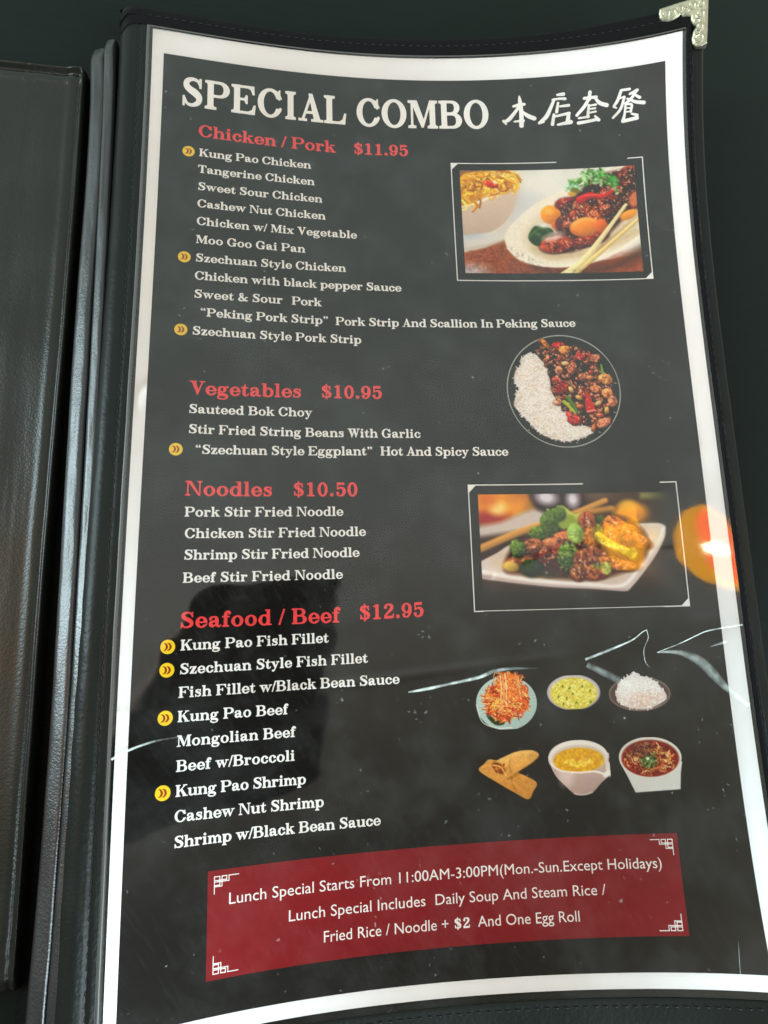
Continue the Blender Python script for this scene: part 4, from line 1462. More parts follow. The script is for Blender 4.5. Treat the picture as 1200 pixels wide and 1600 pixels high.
c.chunk(740, 482, 80, 28, -10, (150, 62, 36), n=9)
c.chunk(600, 495, 92, 48, -8, (176, 76, 46), n=16)
c.mottle([(510, 470), (620, 440), (760, 440), (890, 440), (860, 500), (700, 530), (560, 545), (505, 510)], .35, 3.0, thr=.82)
c.ell(585, 450, 62, 24, (232, 222, 222), -18, soft=6, op=.75)
for k in range(9):
    c.st([(540 + k * 12, 460 - k * 3), (550 + k * 12, 440 - k * 2)], 2, 2, (120, 60, 50), soft=1.5, op=.7)
c.ell(760, 398, 84, 56, (232, 146, 56), -12, soft=3, sh=.28, tex=.06)
c.st([(700, 380), (760, 352), (820, 366)], 9, 5, (250, 196, 120), soft=5, op=.7)
c.st([(690, 420), (750, 448), (820, 430)], 6, 4, (190, 96, 30), soft=4, op=.6)
c.ell(850, 392, 36, 42, (214, 112, 48), 10, soft=4, sh=.25)
c.st([(735, 250), (790, 225), (860, 232), (948, 182)], 24, 7, (196, 34, 34), soft=2, sh=.35)
c.st([(760, 225), (840, 218), (900, 196)], 4, 3, (244, 120, 110), soft=2.5, op=.8)
for k in range(95):
    t = c.rs.rand()
    x, y = 660 + 280 * t, 185 - 60 * math.sin(t * 3.1) + c.rs.randn() * 20
    c.ell(x, y, 9 + 9 * c.rs.rand(), 5 + 5 * c.rs.rand(), c.pick([(96, 156, 70), (140, 190, 120), (60, 116, 48), (176, 210, 160), (80, 140, 60)]), c.rs.rand() * 180, soft=1.6, op=.9)
for k in range(25):
    x, y = 660 + 90 * c.rs.rand(), 160 + 40 * c.rs.rand()
    c.ell(x, y, 10, 6, c.pick([(150, 206, 180), (190, 226, 200)]), c.rs.rand() * 180, soft=2, op=.7)
for k in range(30):
    t = c.rs.rand()
    c.ell(840 + 100 * t, 90 + 70 * t + c.rs.randn() * 12, 12, 6, c.pick([(70, 150, 60), (110, 180, 90), (50, 120, 46)]), 40 + c.rs.randn() * 40, soft=1.6)
c.ell(706, 195, 26, 17, (122, 120, 40), 10, soft=3)
c.ell(690, 215, 22, 12, (214, 160, 60), 10, soft=3)
c.ell(1000, 335, 52, 26, (228, 160, 66), -25, soft=3, sh=.2)
c.ell(1035, 250, 30, 50, (222, 130, 84), 20, soft=5, op=.9)
c.st([(600, 690), (720, 632), (870, 500), (1060, 352)], 20, 9, (150, 110, 60), soft=8, op=.5)
c.st([(655, 690), (840, 540), (1070, 345)], 15, 9, (228, 206, 140), soft=2, sh=.22)
c.st([(600, 690), (740, 590), (850, 460), (985, 280)], 22, 9, (236, 222, 172), soft=2, sh=.2)
c.mottle([(60, 150), (200, 90), (370, 120), (200, 245), (60, 295)], .22, 2.5, (255, 236, 150), .8, .5)
c.mottle(plate, .035, 3, thr=2)
c.mottle([(90, 540), (330, 500), (600, 640), (1080, 600), (1082, 650), (92, 665)], .25, 2.2, thr=2)
c.place("dish_photo", 123.3, 51.75, label="printed photo of glazed meat on a white plate beside a noodle bowl", keep_all=True)

# ---- picture 2: beef and broccoli on a square plate, fading into the black page
W2, H2 = 76.0, 43.5
c = Canvas(W2, H2, 4.2, quad_tf((68, 87), (885, 72), (930, 560), (93, 568), W2 - 4.0, H2), (92, 82, 70), 1.0)
c.c[:] = (88, 78, 66)
c.poly([(60, 60), (900, 60), (900, 200), (60, 220)], (84, 66, 52), soft=10, curve=False)
c.ell(160, 120, 150, 90, (232, 160, 36), soft=22, tex=.05)
c.ell(130, 190, 75, 36, (168, 52, 26), soft=14)
c.ell(155, 145, 38, 30, (246, 214, 130), soft=12)
c.ell(110, 110, 40, 30, (214, 120, 40), soft=14, op=.8)
c.ell(250, 90, 50, 24, (200, 130, 30), soft=14, op=.7)
c.poly([(60, 225), (170, 200), (300, 150), (370, 160), (360, 210), (240, 250), (60, 270)], (206, 196, 190), soft=10)
c.poly([(300, 60), (520, 60), (520, 150), (420, 160), (330, 150)], (58, 42, 44), soft=10)
c.ell(365, 98, 44, 30, (222, 218, 226), 10, soft=12)
c.ell(480, 105, 26, 34, (226, 222, 232), 0, soft=12)
c.ell(590, 90, 50, 14, (150, 120, 110), 0, soft=14, op=.6)
c.poly([(60, 270), (260, 240), (300, 280), (60, 380)], (70, 50, 36), soft=12, curve=False)
c.st([(60, 320), (260, 240), (450, 180), (620, 112)], 16, 12, (206, 156, 84), soft=4, sh=.2)
c.st([(470, 190), (560, 160), (650, 145)], 14, 11, (190, 140, 76), soft=5, sh=.2)
c.ell(735, 165, 72, 44, (228, 158, 32), 0, soft=10, sh=.2)
c.ell(720, 132, 34, 22, (240, 186, 60), 0, soft=10)
c.poly([(772, 75), (885, 75), (885, 104), (772, 104)], (164, 164, 92), soft=8, op=.85, curve=False)
plate = [(60, 378), (150, 330), (230, 290), (420, 275), (600, 250), (720, 214), (850, 208), (880, 222), (876, 268), (838, 340), (770, 430), (716, 488), (690, 490), (560, 478), (400, 470), (200, 448), (60, 425)]
c.poly([(60, 420), (300, 465), (700, 500), (800, 440), (900, 330), (880, 440), (740, 540), (400, 520), (100, 470)], (92, 62, 58), soft=26, op=.8)
c.poly(plate, (226, 216, 210), soft=2.5, grad=((204, 190, 186), .5, .3))
c.poly([(120, 370), (240, 310), (420, 285), (640, 262), (840, 226), (850, 262), (790, 350), (690, 440), (560, 452), (300, 430)], (214, 196, 176), soft=12, op=.9)
c.st([(70, 402), (300, 440), (560, 462), (690, 466), (760, 400), (850, 280), (868, 232)], 7, 6, (244, 238, 234), soft=4)
c.st([(60, 420), (300, 458), (560, 478), (695, 484), (716, 484)], 5, 5, (186, 166, 164), soft=5, op=.8)
c.ell(820, 270, 40, 50, (238, 222, 190), 20, soft=20, op=.7)
BEEF = [(150, 86, 52), (176, 104, 62), (128, 66, 40), (190, 120, 76), (106, 52, 32)]


def broc(cx, cy, rx, ry, n_, dark=0):
    c.ell(cx + 3, cy + 6, rx, ry, (30, 40, 18), soft=6, op=.8)
    c.ell(cx, cy, rx * .9, ry * .9, (58, 84, 32), soft=3)
    for k in range(n_):
        a, r = c.rs.rand() * 6.28, math.sqrt(c.rs.rand())
        lit = .5 + .5 * (-math.sin(a) * r * .7 - math.cos(a) * r * .3)
        q = (.45 + .75 * lit) * (1 - dark)
        c.ell(cx + math.cos(a) * r * rx, cy + math.sin(a) * r * ry, 5 + 3 * c.rs.rand(), 4 + 3 * c.rs.rand(), np.array((118, 150, 66)) * q * (.8 + .4 * c.rs.rand()), soft=1.3)


c.poly([(180, 400), (220, 300), (300, 250), (420, 170), (560, 180), (700, 180), (800, 260), (780, 370), (640, 430), (500, 442), (280, 420)], (86, 50, 30), soft=8)
broc(330, 250, 38, 30, 60)
broc(385, 200, 44, 54, 110)
c.st([(430, 160), (480, 190), (530, 180)], 28, 20, (176, 184, 84), soft=3, sh=.2)
c.st([(440, 210), (470, 190)], 22, 18, (150, 170, 70), soft=4)
broc(420, 165, 26, 28, 50)
for a in [(430, 268, 46, 26, -20), (360, 300, 60, 24, -28), (390, 330, 70, 26, -30), (330, 335, 60, 24, -30), (300, 300, 46, 28, -20), (250, 360, 60, 18, -5)]:
    c.chunk(*a, c.pick(BEEF), hi=(224, 170, 130), lo=(64, 34, 20), n=10)
broc(240, 312, 34, 36, 60)
c.ell(210, 385, 34, 22, (206, 176, 84), 10, soft=4, sh=.3)
c.chunk(545, 200, 44, 38, 60, (166, 96, 66), hi=(224, 180, 160), lo=(70, 36, 24), n=12)
c.ell(490, 250, 36, 44, (150, 184, 86), -10, soft=3, sh=.25)
c.ell(482, 240, 16, 26, (188, 214, 128), -10, soft=5, op=.7)
broc(600, 195, 24, 20, 30, .3)
c.ell(560, 270, 34, 46, (176, 112, 40), 0, soft=5, sh=.25)
for a in [(660, 215, 50, 38, 20), (700, 250, 60, 40, -10), (650, 260, 44, 36, 50)]:
    c.chunk(*a, (200, 120, 56), hi=(240, 190, 120), lo=(96, 50, 22), n=12)
c.chunk(760, 280, 58, 28, 22, (186, 108, 66), hi=(236, 180, 130), lo=(96, 50, 30), n=9)
c.ell(735, 290, 20, 16, (90, 50, 40), 0, soft=4)
broc(590, 250, 20, 34, 30)
c.st([(590, 262), (640, 296), (730, 335)], 20, 17, (190, 184, 66), soft=3, sh=.3)
c.st([(610, 290), (700, 320)], 8, 6, (236, 228, 120), soft=4, op=.8)
c.ell(738, 335, 20, 26, (150, 160, 60), 15, soft=3)
broc(455, 345, 40, 62, 120)
for a in [(545, 335, 60, 26, -10), (600, 350, 70, 28, 18), (660, 375, 74, 24, 14), (530, 380, 56, 36, 50), (570, 410, 60, 30, 0), (700, 385, 60, 20, 4), (500, 410, 34, 34, 80)]:
    c.chunk(*a, c.pick(BEEF), hi=(232, 180, 140), lo=(70, 36, 20), n=12)
c.ell(625, 396, 20, 26, (178, 190, 92), 0, soft=3, sh=.2)
c.ell(590, 385, 34, 14, (120, 130, 50), 0, soft=4, op=.8)
c.mottle([(200, 340), (330, 270), (480, 240), (600, 180), (720, 200), (800, 290), (700, 400), (540, 440), (300, 410)], .38, 2.4, (246, 214, 170), .82, .5)
broc(300, 392, 48, 34, 90, .45)
c.ell(380, 415, 50, 18, (70, 66, 30), 0, soft=6, op=.8)
# fade to the page at the right and bottom
jj, ii = np.mgrid[0:c.ny, 0:c.nx]
xx = ii / c.nx
yy = jj / c.ny
body = np.clip(.5 - poly_sd(ii + .5, jj + .5, np.stack(c.px(*np.array(plate).T), -1)) / 2.5, 0, 1)
fade = np.clip((yy - .66) / .30, 0, 1)
fr = np.clip((xx - .80) / .20, 0, 1)
fe = np.maximum(fade, fr * .9) * (1 - body)
fe = fe * fe * (3 - 2 * fe)
c.c = c.c * (1 - fe[..., None]) + np.array((70, 66, 60)) * fe[..., None]
edge = np.minimum(np.minimum((1 - xx) * c.nx, (1 - yy) * c.ny) / 6, 1)
c.a = np.clip(1 - np.maximum(fe, 1 - edge), 0, 1)
c.a = np.maximum(c.a, body)
c.a[yy > .995] = 0
c.place("dish_photo", 122.9, 189.1, label="printed photo of beef and broccoli on a square white plate")

# ---- picture 3: rice and kung pao on a round clear plate
tf3 = lambda x, y: ((x - 50) / 1040 * 45.3, (y - 70) / 1020 * 46.6)
c = Canvas(45.3, 46.6, 5.2, tf3)
ring_c = (568, 578)
c.ell(*ring_c, 508, 500, (66, 66, 62), soft=3, op=.35)
N = 160
for k in range(N):
    a0, a1 = 2 * math.pi * k / N, 2 * math.pi * (k + 1) / N
    q = .25 + .75 * max(0, math.cos(a0 + 1.45)) ** 2 + .7 * max(0, math.cos(a0 - .6)) ** 3 + .5 * max(0, math.cos(a0 - 3.3)) ** 4 + .4 * max(0, math.cos(a0 - 1.9)) ** 3
    c.st([(ring_c[0] + 508 * math.cos(a0), ring_c[1] + 500 * math.sin(a0)), (ring_c[0] + 508 * math.cos(a1), ring_c[1] + 500 * math.sin(a1))], 5, 5, (205, 212, 205), soft=1.2, op=min(.95, .35 + q * .8), curve=False)
rice = [(280, 240), (340, 258), (430, 330), (450, 450), (470, 620), (560, 700), (610, 790), (625, 880), (700, 900), (800, 880), (812, 950), (690, 1000), (640, 1015), (580, 1030), (490, 1020), (350, 975), (260, 890), (170, 790), (110, 710), (130, 630), (160, 560), (125, 480), (150, 390), (200, 350), (215, 285)]
c.poly(rice, (226, 222, 218), soft=2)
rs = c.rs
RP = np.array(rice, float)


def in_poly(P):
    lo, hi = P.min(0), P.max(0)

    def f():
        for _ in range(60):
            x, y = lo + (hi - lo) * rs.rand(2)
            if poly_sd(np.array([x]), np.array([y]), P)[0] < 4:
                return x, y
        return x, y
    return f


c.cover = True
ir = in_poly(RP)
for k in range(26):
    x, y = ir()
    c.cover = False
    c.ell(x, y, 40, 26, (196, 170, 142), rs.rand() * 180, soft=14, op=.35)
c.cover = True
for k in range(900):
    x, y = ir()
    a = rs.rand() * 3.14
    L = 15
    dx, dy = math.cos(a) * L, math.sin(a) * L
    c.st([(x - dx + 2, y - dy + 5), (x + dx + 2, y + dy + 5)], 4.0, 3.4, (166, 150, 138), soft=1.1, op=.42, curve=False)
    c.st([(x - dx, y - dy), (x + dx, y + dy)], 5, 4, c.pick([(246, 244, 242), (236, 232, 226), (250, 250, 250), (226, 218, 208)], .03), soft=1.1, op=.95, curve=False)
meat = [(395, 115), (470, 200), (560, 140), (650, 170), (760, 160), (800, 240), (915, 275), (900, 360), (940, 420), (1030, 520), (1000, 580), (1045, 690), (1000, 740), (960, 800), (960, 880), (820, 920), (700, 880), (620, 890), (580, 780), (540, 700), (465, 600), (450, 470), (430, 360), (370, 280), (350, 210)]
c.poly(meat, (62, 38, 28), soft=3)
im = in_poly(np.array(meat, float))
for k in range(250):
    x, y = im()
    c.chunk(x, y, 16 + 18 * rs.rand(), 10 + 11 * rs.rand(), rs.rand() * 180, c.pick([(150, 84, 54), (182, 112, 74), (120, 56, 34), (204, 136, 92), (160, 50, 36), (96, 48, 34), (60, 40, 30), (190, 100, 60)]), hi=(236, 186, 150), lo=(48, 26, 20), n=5)
for (x, y, rx, ry, r, col) in [(552, 165, 62, 30, -5, (186, 36, 38)), (745, 275, 46, 34, 20, (206, 62, 58)), (520, 490, 46, 26, 20, (190, 70, 60)), (550, 560, 72, 44, -30, (158, 48, 34)), (640, 840, 60, 46, 20, (192, 40, 42)), (600, 790, 30, 24, 0, (200, 50, 46)),
                               (605, 212, 54, 40, 0, (222, 140, 52)), (440, 155, 22, 60, -35, (222, 132, 64)), (955, 480, 66, 48, 20, (218, 152, 82)), (860, 570, 56, 36, 10, (216, 134, 90)), (960, 610, 52, 46, 30, (214, 140, 84)), (1000, 680, 44, 50, 0, (206, 128, 90)),
                               (900, 870, 70, 40, -25, (206, 132, 98)), (540, 395, 32, 40, 20, (190, 128, 90)), (660, 380, 40, 60, 30, (178, 104, 80)), (750, 460, 40, 40, 0, (180, 110, 80)), (880, 290, 50, 34, -30, (204, 128, 96))]:
    c.chunk(x, y, rx, ry, r, col, hi=(246, 190, 170), lo=(60, 24, 18), n=7)
c.mottle(meat, .5, 2.6, (250, 206, 170), .8, .6)
c.poly([(770, 590), (800, 640), (835, 760), (760, 775), (752, 690)], (206, 50, 56), soft=2)
c.st([(762, 770), (830, 756)], 5, 5, (232, 190, 170), soft=1.5)
for (x, y, r, col) in [(868, 697, -30, (216, 176, 120)), (938, 762, 100, (214, 168, 90)), (873, 803, 5, (206, 108, 72)), (636, 575, 60, (224, 180, 110)), (604, 335, 0, (230, 190, 130)), (814, 465, 0, (210, 130, 70)), (702, 722, 0, (196, 110, 56)), (700, 645, 30, (214, 160, 90)), (500, 690, 20, (214, 150, 110))]:
    c.ell(x, y + 4, 40, 25, (50, 28, 20), r, soft=3, op=.7)
    c.ell(x, y, 36, 20, col, r, soft=1.8, sh=.4)
    c.ell(x - 8, y - 7, 10, 4, (250, 226, 196), r, soft=1.5, op=.8)
c.st([(560, 680), (610, 730), (650, 775)], 16, 12, (176, 194, 70), soft=2, sh=.2)
c.st([(600, 645), (640, 710), (672, 775)], 20, 12, (92, 136, 54), soft=2, sh=.2)
c.st([(928, 350), (934, 420)], 8, 14, (120, 172, 70), soft=2)
for k in range(40):
    x, y = im()
    c.ell(x, y, 6, 4, c.pick([(110, 140, 70), (250, 226, 200), (240, 210, 180)]), rs.rand() * 180, soft=1.2, op=.8)
for (x, y) in [(220, 925), (110, 715), (985, 440), (1003, 778), (850, 950), (1035, 518), (640, 1040)]:
    c.st([(x, y), (x + 14, y + 6)], 4, 3, (200, 200, 192), soft=1)
c.place("dish_photo", 136.55, 125.1, label="printed photo of white rice and kung pao on a round plate")

# ---- six small cut-out dishes
mm_per = 22.0 / 336.0        # drawing unit of the zoomed photograph in mm


def small(u_left, v_top, x0, y0, w, h, kx=mm_per, ky=mm_per * 1.02):
    return Canvas(w * kx, h * ky, 6.0, lambda x, y: ((x - x0) * kx, (y - y0) * ky)), u_left, v_top


# noodles on a pale blue ribbed plate
c, uu, vv = small(118.2, 253.3, 5, 60, 350, 330, 21.9 / 335, 19.3 / 320)
c.ell(178, 240, 168, 142, (186, 210, 206), soft=1.5, sh=.06)
for k in range(40):
    a = k * 2 * math.pi / 40
    c.st([(178 + 120 * math.cos(a), 240 + 100 * math.sin(a)), (178 + 158 * math.cos(a), 240 + 133 * math.sin(a))], 3, 3, (150, 190, 190), soft=2, op=.6)
c.ell(178, 238, 120, 100, (176, 200, 194), soft=6, op=.6)
c.st([(12, 245), (40, 340), (120, 378), (200, 380)], 3, 3, (226, 234, 230), soft=1.5)
c.poly([(70, 290), (100, 320), (160, 345), (150, 362), (110, 360), (70, 320)], (40, 72, 42), soft=2)
pile = np.array([(55, 200), (90, 150), (130, 120), (140, 75), (200, 66), (262, 92), (268, 130), (300, 190), (295, 260), (240, 300), (180, 340), (130, 320), (75, 280)], float)
c.poly(pile, (196, 96, 40), soft=3)
ip = in_poly(pile)
rs = c.rs
for k in range(260):
    x, y = ip()
    th = rs.randn() * .9 + (1.4 if y < 200 else .4)
    L = 16 + 22 * rs.rand()
    c.st([(x - math.cos(th) * L, y - math.sin(th) * L), (x + rs.randn() * 8, y + rs.randn() * 6), (x + math.cos(th + .4) * L, y + math.sin(th + .4) * L)], 3.4, 3, c.pick([(236, 130, 56), (244, 178, 104), (206, 84, 34), (250, 204, 140), (224, 110, 44), (170, 64, 26), (238, 190, 90)]), soft=1.1, op=.95, sh=.2)
for k in range(8):
    x = 150 + k * 14
    c.st([(x, 70 + abs(k - 3) * 5), (x + 4, 150), (x - 4 + k * 2, 220)], 4, 4, c.pick([(246, 170, 96), (238, 140, 66), (250, 206, 150)]), soft=1.1, sh=.2)
c.mottle(pile, .25, 2.2, (255, 226, 180), .84, .5)
c.place("dish_photo", uu, vv, label="printed cut-out of noodles on a pale blue plate")

# yellow fried rice
c, uu, vv = small(144.0, 255.4, 398, 84, 304, 196, 19.7 / 300, 11.7 / 192)
c.ell(550, 182, 148, 94, (178, 174, 188), soft=1.5, sh=.1)
c.ell(550, 180, 140, 86, (206, 200, 206), soft=2)
c.ell(550, 188, 130, 84, (216, 206, 96), soft=2)
rs = c.rs
for k in range(380):
    a, r = rs.rand() * 6.28, math.sqrt(rs.rand())
    x, y = 550 + 128 * r * math.cos(a), 186 + 84 * r * math.sin(a)
    b_ = rs.rand() * 3.14
    c.st([(x - 6 * math.cos(b_), y - 6 * math.sin(b_)), (x + 6 * math.cos(b_), y + 6 * math.sin(b_))], 3.4, 2.6, c.pick([(236, 230, 140), (222, 212, 96), (204, 190, 70), (246, 242, 176), (228, 218, 110)], .05), soft=1)
for (x, y) in [(492, 145), (528, 158), (600, 150), (642, 175), (465, 205), (545, 190), (640, 240), (490, 245), (560, 240), (510, 215)]:
    c.ell(x, y, 5, 8, (112, 128, 40), rs.rand() * 60, soft=1.5)
c.place("dish_photo", uu, vv, label="printed cut-out of a bowl of yellow fried rice")

# steamed rice in a dark bowl
c, uu, vv = small(166.5, 254.6, 748, 68, 340, 290, 22.3 / 334, 17.8 / 280)
c.ell(916, 250, 150, 92, (58, 50, 50), soft=4)
c.poly([(752, 200), (800, 290), (850, 335), (920, 350), (990, 335), (1040, 290), (1084, 200)], (66, 56, 56), soft=2, grad=((44, 40, 40), .2, .8))
c.ell(916, 192, 167, 90, (136, 118, 112), soft=1.5)
c.ell(916, 194, 158, 82, (96, 82, 80), soft=2)
mound = np.array([(790, 200), (815, 130), (860, 95), (880, 88), (900, 74), (925, 92), (960, 108), (1010, 130), (1045, 180), (1060, 215), (1020, 250), (940, 278), (860, 268), (810, 245)], float)
c.poly(mound, (226, 224, 222), soft=2)
ip = in_poly(mound)
rs = c.rs
c.cover = False
c.ell(960, 220, 70, 44, (214, 188, 172), soft=14, op=.7)
c.ell(900, 240, 60, 26, (206, 182, 170), soft=14, op=.6)
c.cover = True
for k in range(260):
    x, y = ip()
    b_ = rs.rand() * 3.14
    col = (250, 250, 250) if y < 190 or rs.rand() < .4 else (232, 214, 204)
    c.st([(x - 6 * math.cos(b_) + 1, y - 6 * math.sin(b_) + 3), (x + 6 * math.cos(b_) + 1, y + 6 * math.sin(b_) + 3)], 3.6, 3, (188, 178, 172), soft=1, op=.45)
    c.st([(x - 6 * math.cos(b_), y - 6 * math.sin(b_)), (x + 6 * math.cos(b_), y + 6 * math.sin(b_))], 3.6, 3, col, soft=1)
c.ell(824, 322, 6, 6, (200, 190, 186), soft=2)
c.place("dish_photo", uu, vv, label="printed cut-out of steamed rice heaped in a dark bowl")

# two egg rolls
c, uu, vv = small(118.2, 279.8, 26, 108, 350, 280, 22.0 / 345, 16.8 / 275)
c.poly([(30, 215), (60, 180), (92, 156), (150, 175), (240, 230), (345, 290), (325, 340), (295, 382), (225, 345), (130, 285)], (222, 172, 96), soft=2, grad=((196, 140, 70), .2, .7), tex=.06)
c.st([(210, 260), (215, 300), (236, 340)], 3, 3, (136, 86, 34), soft=3, op=.7)
c.st([(100, 190), (150, 235), (220, 290)], 10, 8, (226, 178, 104), soft=10, op=.6)
c.poly([(95, 180), (140, 160), (240, 122), (320, 116), (360, 130), (368, 152), (330, 185), (260, 225), (185, 262), (150, 236), (120, 205)], (238, 198, 120), soft=2, grad=((206, 154, 80), .2, .8), tex=.06)
c.st([(205, 165), (200, 200), (210, 240)], 2.5, 2.5, (160, 108, 48), soft=3, op=.7)
c.st([(190, 268), (262, 230), (330, 190), (366, 156)], 5, 5, (120, 76, 30), soft=7, op=.6)
c.st([(150, 168), (240, 136), (330, 128)], 8, 6, (240, 204, 130), soft=8, op=.7)
c.ell(335, 150, 26, 18, (206, 160, 90), -20, soft=8, op=.6)
c.ell(140, 206, 42, 24, (124, 68, 30), 40, soft=4)
rs = c.rs
for k in range(22):
    c.ell(140 + rs.randn() * 18, 206 + rs.randn() * 12, 7, 4, c.pick([(170, 96, 50), (206, 140, 80), (96, 50, 26), (190, 120, 60)]), rs.rand() * 180, soft=1.5)
c.st([(110, 190), (150, 200), (178, 245)], 4, 4, (236, 190, 110), soft=2)
for k in range(40):
    x, y = 60 + 280 * rs.rand(), 130 + 220 * rs.rand()
    c.cover = False
    c.ell(x, y, 8, 5, c.pick([(190, 130, 60), (230, 186, 110)]), rs.rand() * 180, soft=4, op=.3)
c.mottle([(30, 215), (90, 156), (240, 122), (368, 140), (260, 225), (345, 290), (295, 382), (130, 285)], .10, 3, thr=2)
c.place("dish_photo", uu, vv, label="printed cut-out of two crossed egg rolls")

# egg drop soup in a white pouring bowl
c, uu, vv = small(143.2, 277.5, 414, 60, 338, 300, 21.4 / 330, 18.5 / 296)
c.poly([(417, 140), (424, 190), (450, 250), (500, 305), (540, 345), (575, 355), (620, 352), (655, 335), (690, 300), (735, 262), (745, 240), (744, 180), (730, 130)], (214, 196, 190), soft=2, grad=((176, 154, 146), .3, .7))
c.ell(500, 270, 40, 50, (232, 220, 214), 30, soft=16, op=.5)
c.st([(545, 347), (590, 354), (645, 342)], 4, 4, (236, 228, 222), soft=3, op=.7)
c.ell(580, 148, 163, 84, (232, 228, 224), soft=1.5)
c.ell(742, 220, 16, 44, (226, 220, 214), -5, soft=3)
c.ell(728, 250, 22, 14, (240, 236, 232), -30, soft=3)
c.ell(582, 160, 148, 70, (206, 198, 190), soft=4)
c.ell(581, 170, 138, 64, (214, 166, 24), soft=2.5)
rs = c.rs
for k in range(230):
    a, r = rs.rand() * 6.28, math.sqrt(rs.rand())
    q = 1 if r < .6 and math.sin(a) > -.2 else 0
    c.ell(581 + 134 * r * math.cos(a), 172 + 60 * r * math.sin(a), 9, 4.5, c.pick([(240, 216, 90), (250, 234, 140)] if q else [(226, 184, 44), (204, 150, 20), (236, 200, 70)], .05), rs.rand() * 180, soft=2, op=.7)
c.st([(425, 185), (480, 222), (580, 235), (660, 232), (720, 250)], 4, 5, (244, 238, 234), soft=2)
c.place("dish_photo", uu, vv, label="printed cut-out of yellow egg soup in a white pouring bowl")

# hot and sour soup in a square-footed white bowl
c, uu, vv = small(168.0, 277.4, 796, 42, 356, 306, 22.3 / 348, 18.3 / 302)
c.poly([(803, 175), (840, 255), (876, 344), (1120, 332), (1132, 240), (1146, 180)], (222, 222, 218), soft=1.5, curve=False)
c.poly([(840, 250), (1140, 230), (1120, 332), (876, 344)], (200, 200, 198), soft=20, op=.5, curve=False)
c.ell(973, 153, 172, 106, (230, 228, 222), soft=1.5)
c.ell(973, 158, 160, 98, (178, 160, 146), soft=2)
c.ell(973, 160, 156, 95, (146, 56, 30), soft=2.5)
rs = c.rs
for k in range(260):
    a, r = rs.rand() * 6.28, math.sqrt(rs.rand()) * .93
    x, y = 973 + 152 * r * math.cos(a), 160 + 92 * r * math.sin(a)
    th = rs.rand() * 3.14
    L = 8 + 12 * rs.rand()
    c.st([(x - math.cos(th) * L, y - math.sin(th) * L), (x + rs.randn() * 4, y + rs.randn() * 4), (x + math.cos(th + .5) * L, y + math.sin(th + .5) * L)], 3.6, 2.6,
         c.pick([(216, 150, 90), (232, 184, 120), (176, 80, 40), (120, 50, 28), (200, 110, 60), (236, 200, 150), (90, 50, 34)]), soft=1.2, op=.85, sh=.2)
c.cover = False
c.ell(920, 110, 70, 34, (90, 46, 38), -10, soft=12, op=.6)
c.cover = True
c.ell(965, 172, 50, 40, (86, 66, 36), soft=8, op=.7)
for k in range(60):
    c.ell(965 + rs.randn() * 24, 174 + rs.randn() * 18, 8, 5, c.pick([(66, 96, 44), (110, 140, 76), (150, 176, 120), (50, 70, 34)]), rs.rand() * 180, soft=1.3)
c.ell(960, 160, 10, 8, (206, 216, 186), soft=2)
c.mottle([(830, 120), (973, 68), (1110, 120), (1110, 200), (973, 250), (840, 210)], .35, 2.2, (246, 210, 160), .82, .5)
c.place("dish_photo", uu, vv, label="printed cut-out of brown hot soup in a white bowl")

# ------------------------------------------------------------------ clear vinyl pocket over the sheet
us = np.linspace(-1.9, 217.25, 300)
vs = np.linspace(-0.4, 357.4, 470)
U, V = np.meshgrid(us, vs)
h = np.full(U.shape, 0.62)
h += 0.45 * (smooth_noise(U.shape, (9, 5), 61) - .5)
h += 0.10 * (smooth_noise(U.shape, (34, 20), 62) - .5)


def dent(u, v, ru, rv, amp, ringed=True):
    global h
    r = np.hypot((U - u) / ru, (V - v) / rv)
    if ringed:
        h += amp * (np.exp(-((r - 1) / .35) ** 2) - .5 * np.exp(-(r / .7) ** 2))
    else:
        h += amp * np.exp(-r ** 2)


dent(110.5, 140.5, 6.5, 4.6, .22)
dent(6.1, 156.8, 4.0, 6.0, .16)
dent(186, 115, 1.6, 5.0, .22, False)
dent(201.9, 157, 3.2, 5.5, .10)
dent(206.5, 170, 2.2, 3.0, .10)
dent(181, 28.6, 6, 5.0, .16)
dent(186, 42, 1.4, 12, .18, False)
dent(166, 42, 1.3, 10, .15, False)
dent(124.6, 219.4, 3, 2, .1)
# the long wrinkle that crosses the pocket low down
h += 0.16 * np.exp(-((V - (262 - 0.09 * U)) / 1.6) ** 2) * ss(150, 60, np.abs(U - 30))
flatR = ss(182, 192, U) * ss(175, 186, V) * ss(246, 236, V)
h = h * (1 - flatR) + 0.62 * flatR
h += 0.00135 * np.clip(14.5 ** 2 - (U - 203) ** 2, 0, None) * flatR
h = np.clip(h, 0.36, 1.35)
sleeve = part("clear_sleeve", lift_exact(U, V, h), M_SLEEVE, flip=True)
sleeve['label'] = "scuffed clear vinyl pocket over the printed sheet"
ribbon("vinyl_edge", np.linspace(-1, 217, 120), np.full(120, -0.55), 0, 0.5, 0.95, M_VINYL_EDGE, dh=-0.15)
vn = np.linspace(-0.5, 357, 160)
rg = 0.12 * (smooth_noise((160, 2), (50, 1), 77)[:, 0] - .5)
P_ = np.stack([lift(-2.15 + rg, vn, np.full(160, .80)), lift(-1.75 + rg, vn, np.full(160, .98)), lift(-1.1 + rg, vn, np.full(160, .9)), lift(-1.0 + rg, vn, np.full(160, .70))])
part("vinyl_edge", P_, M_VINYL_EDGE)


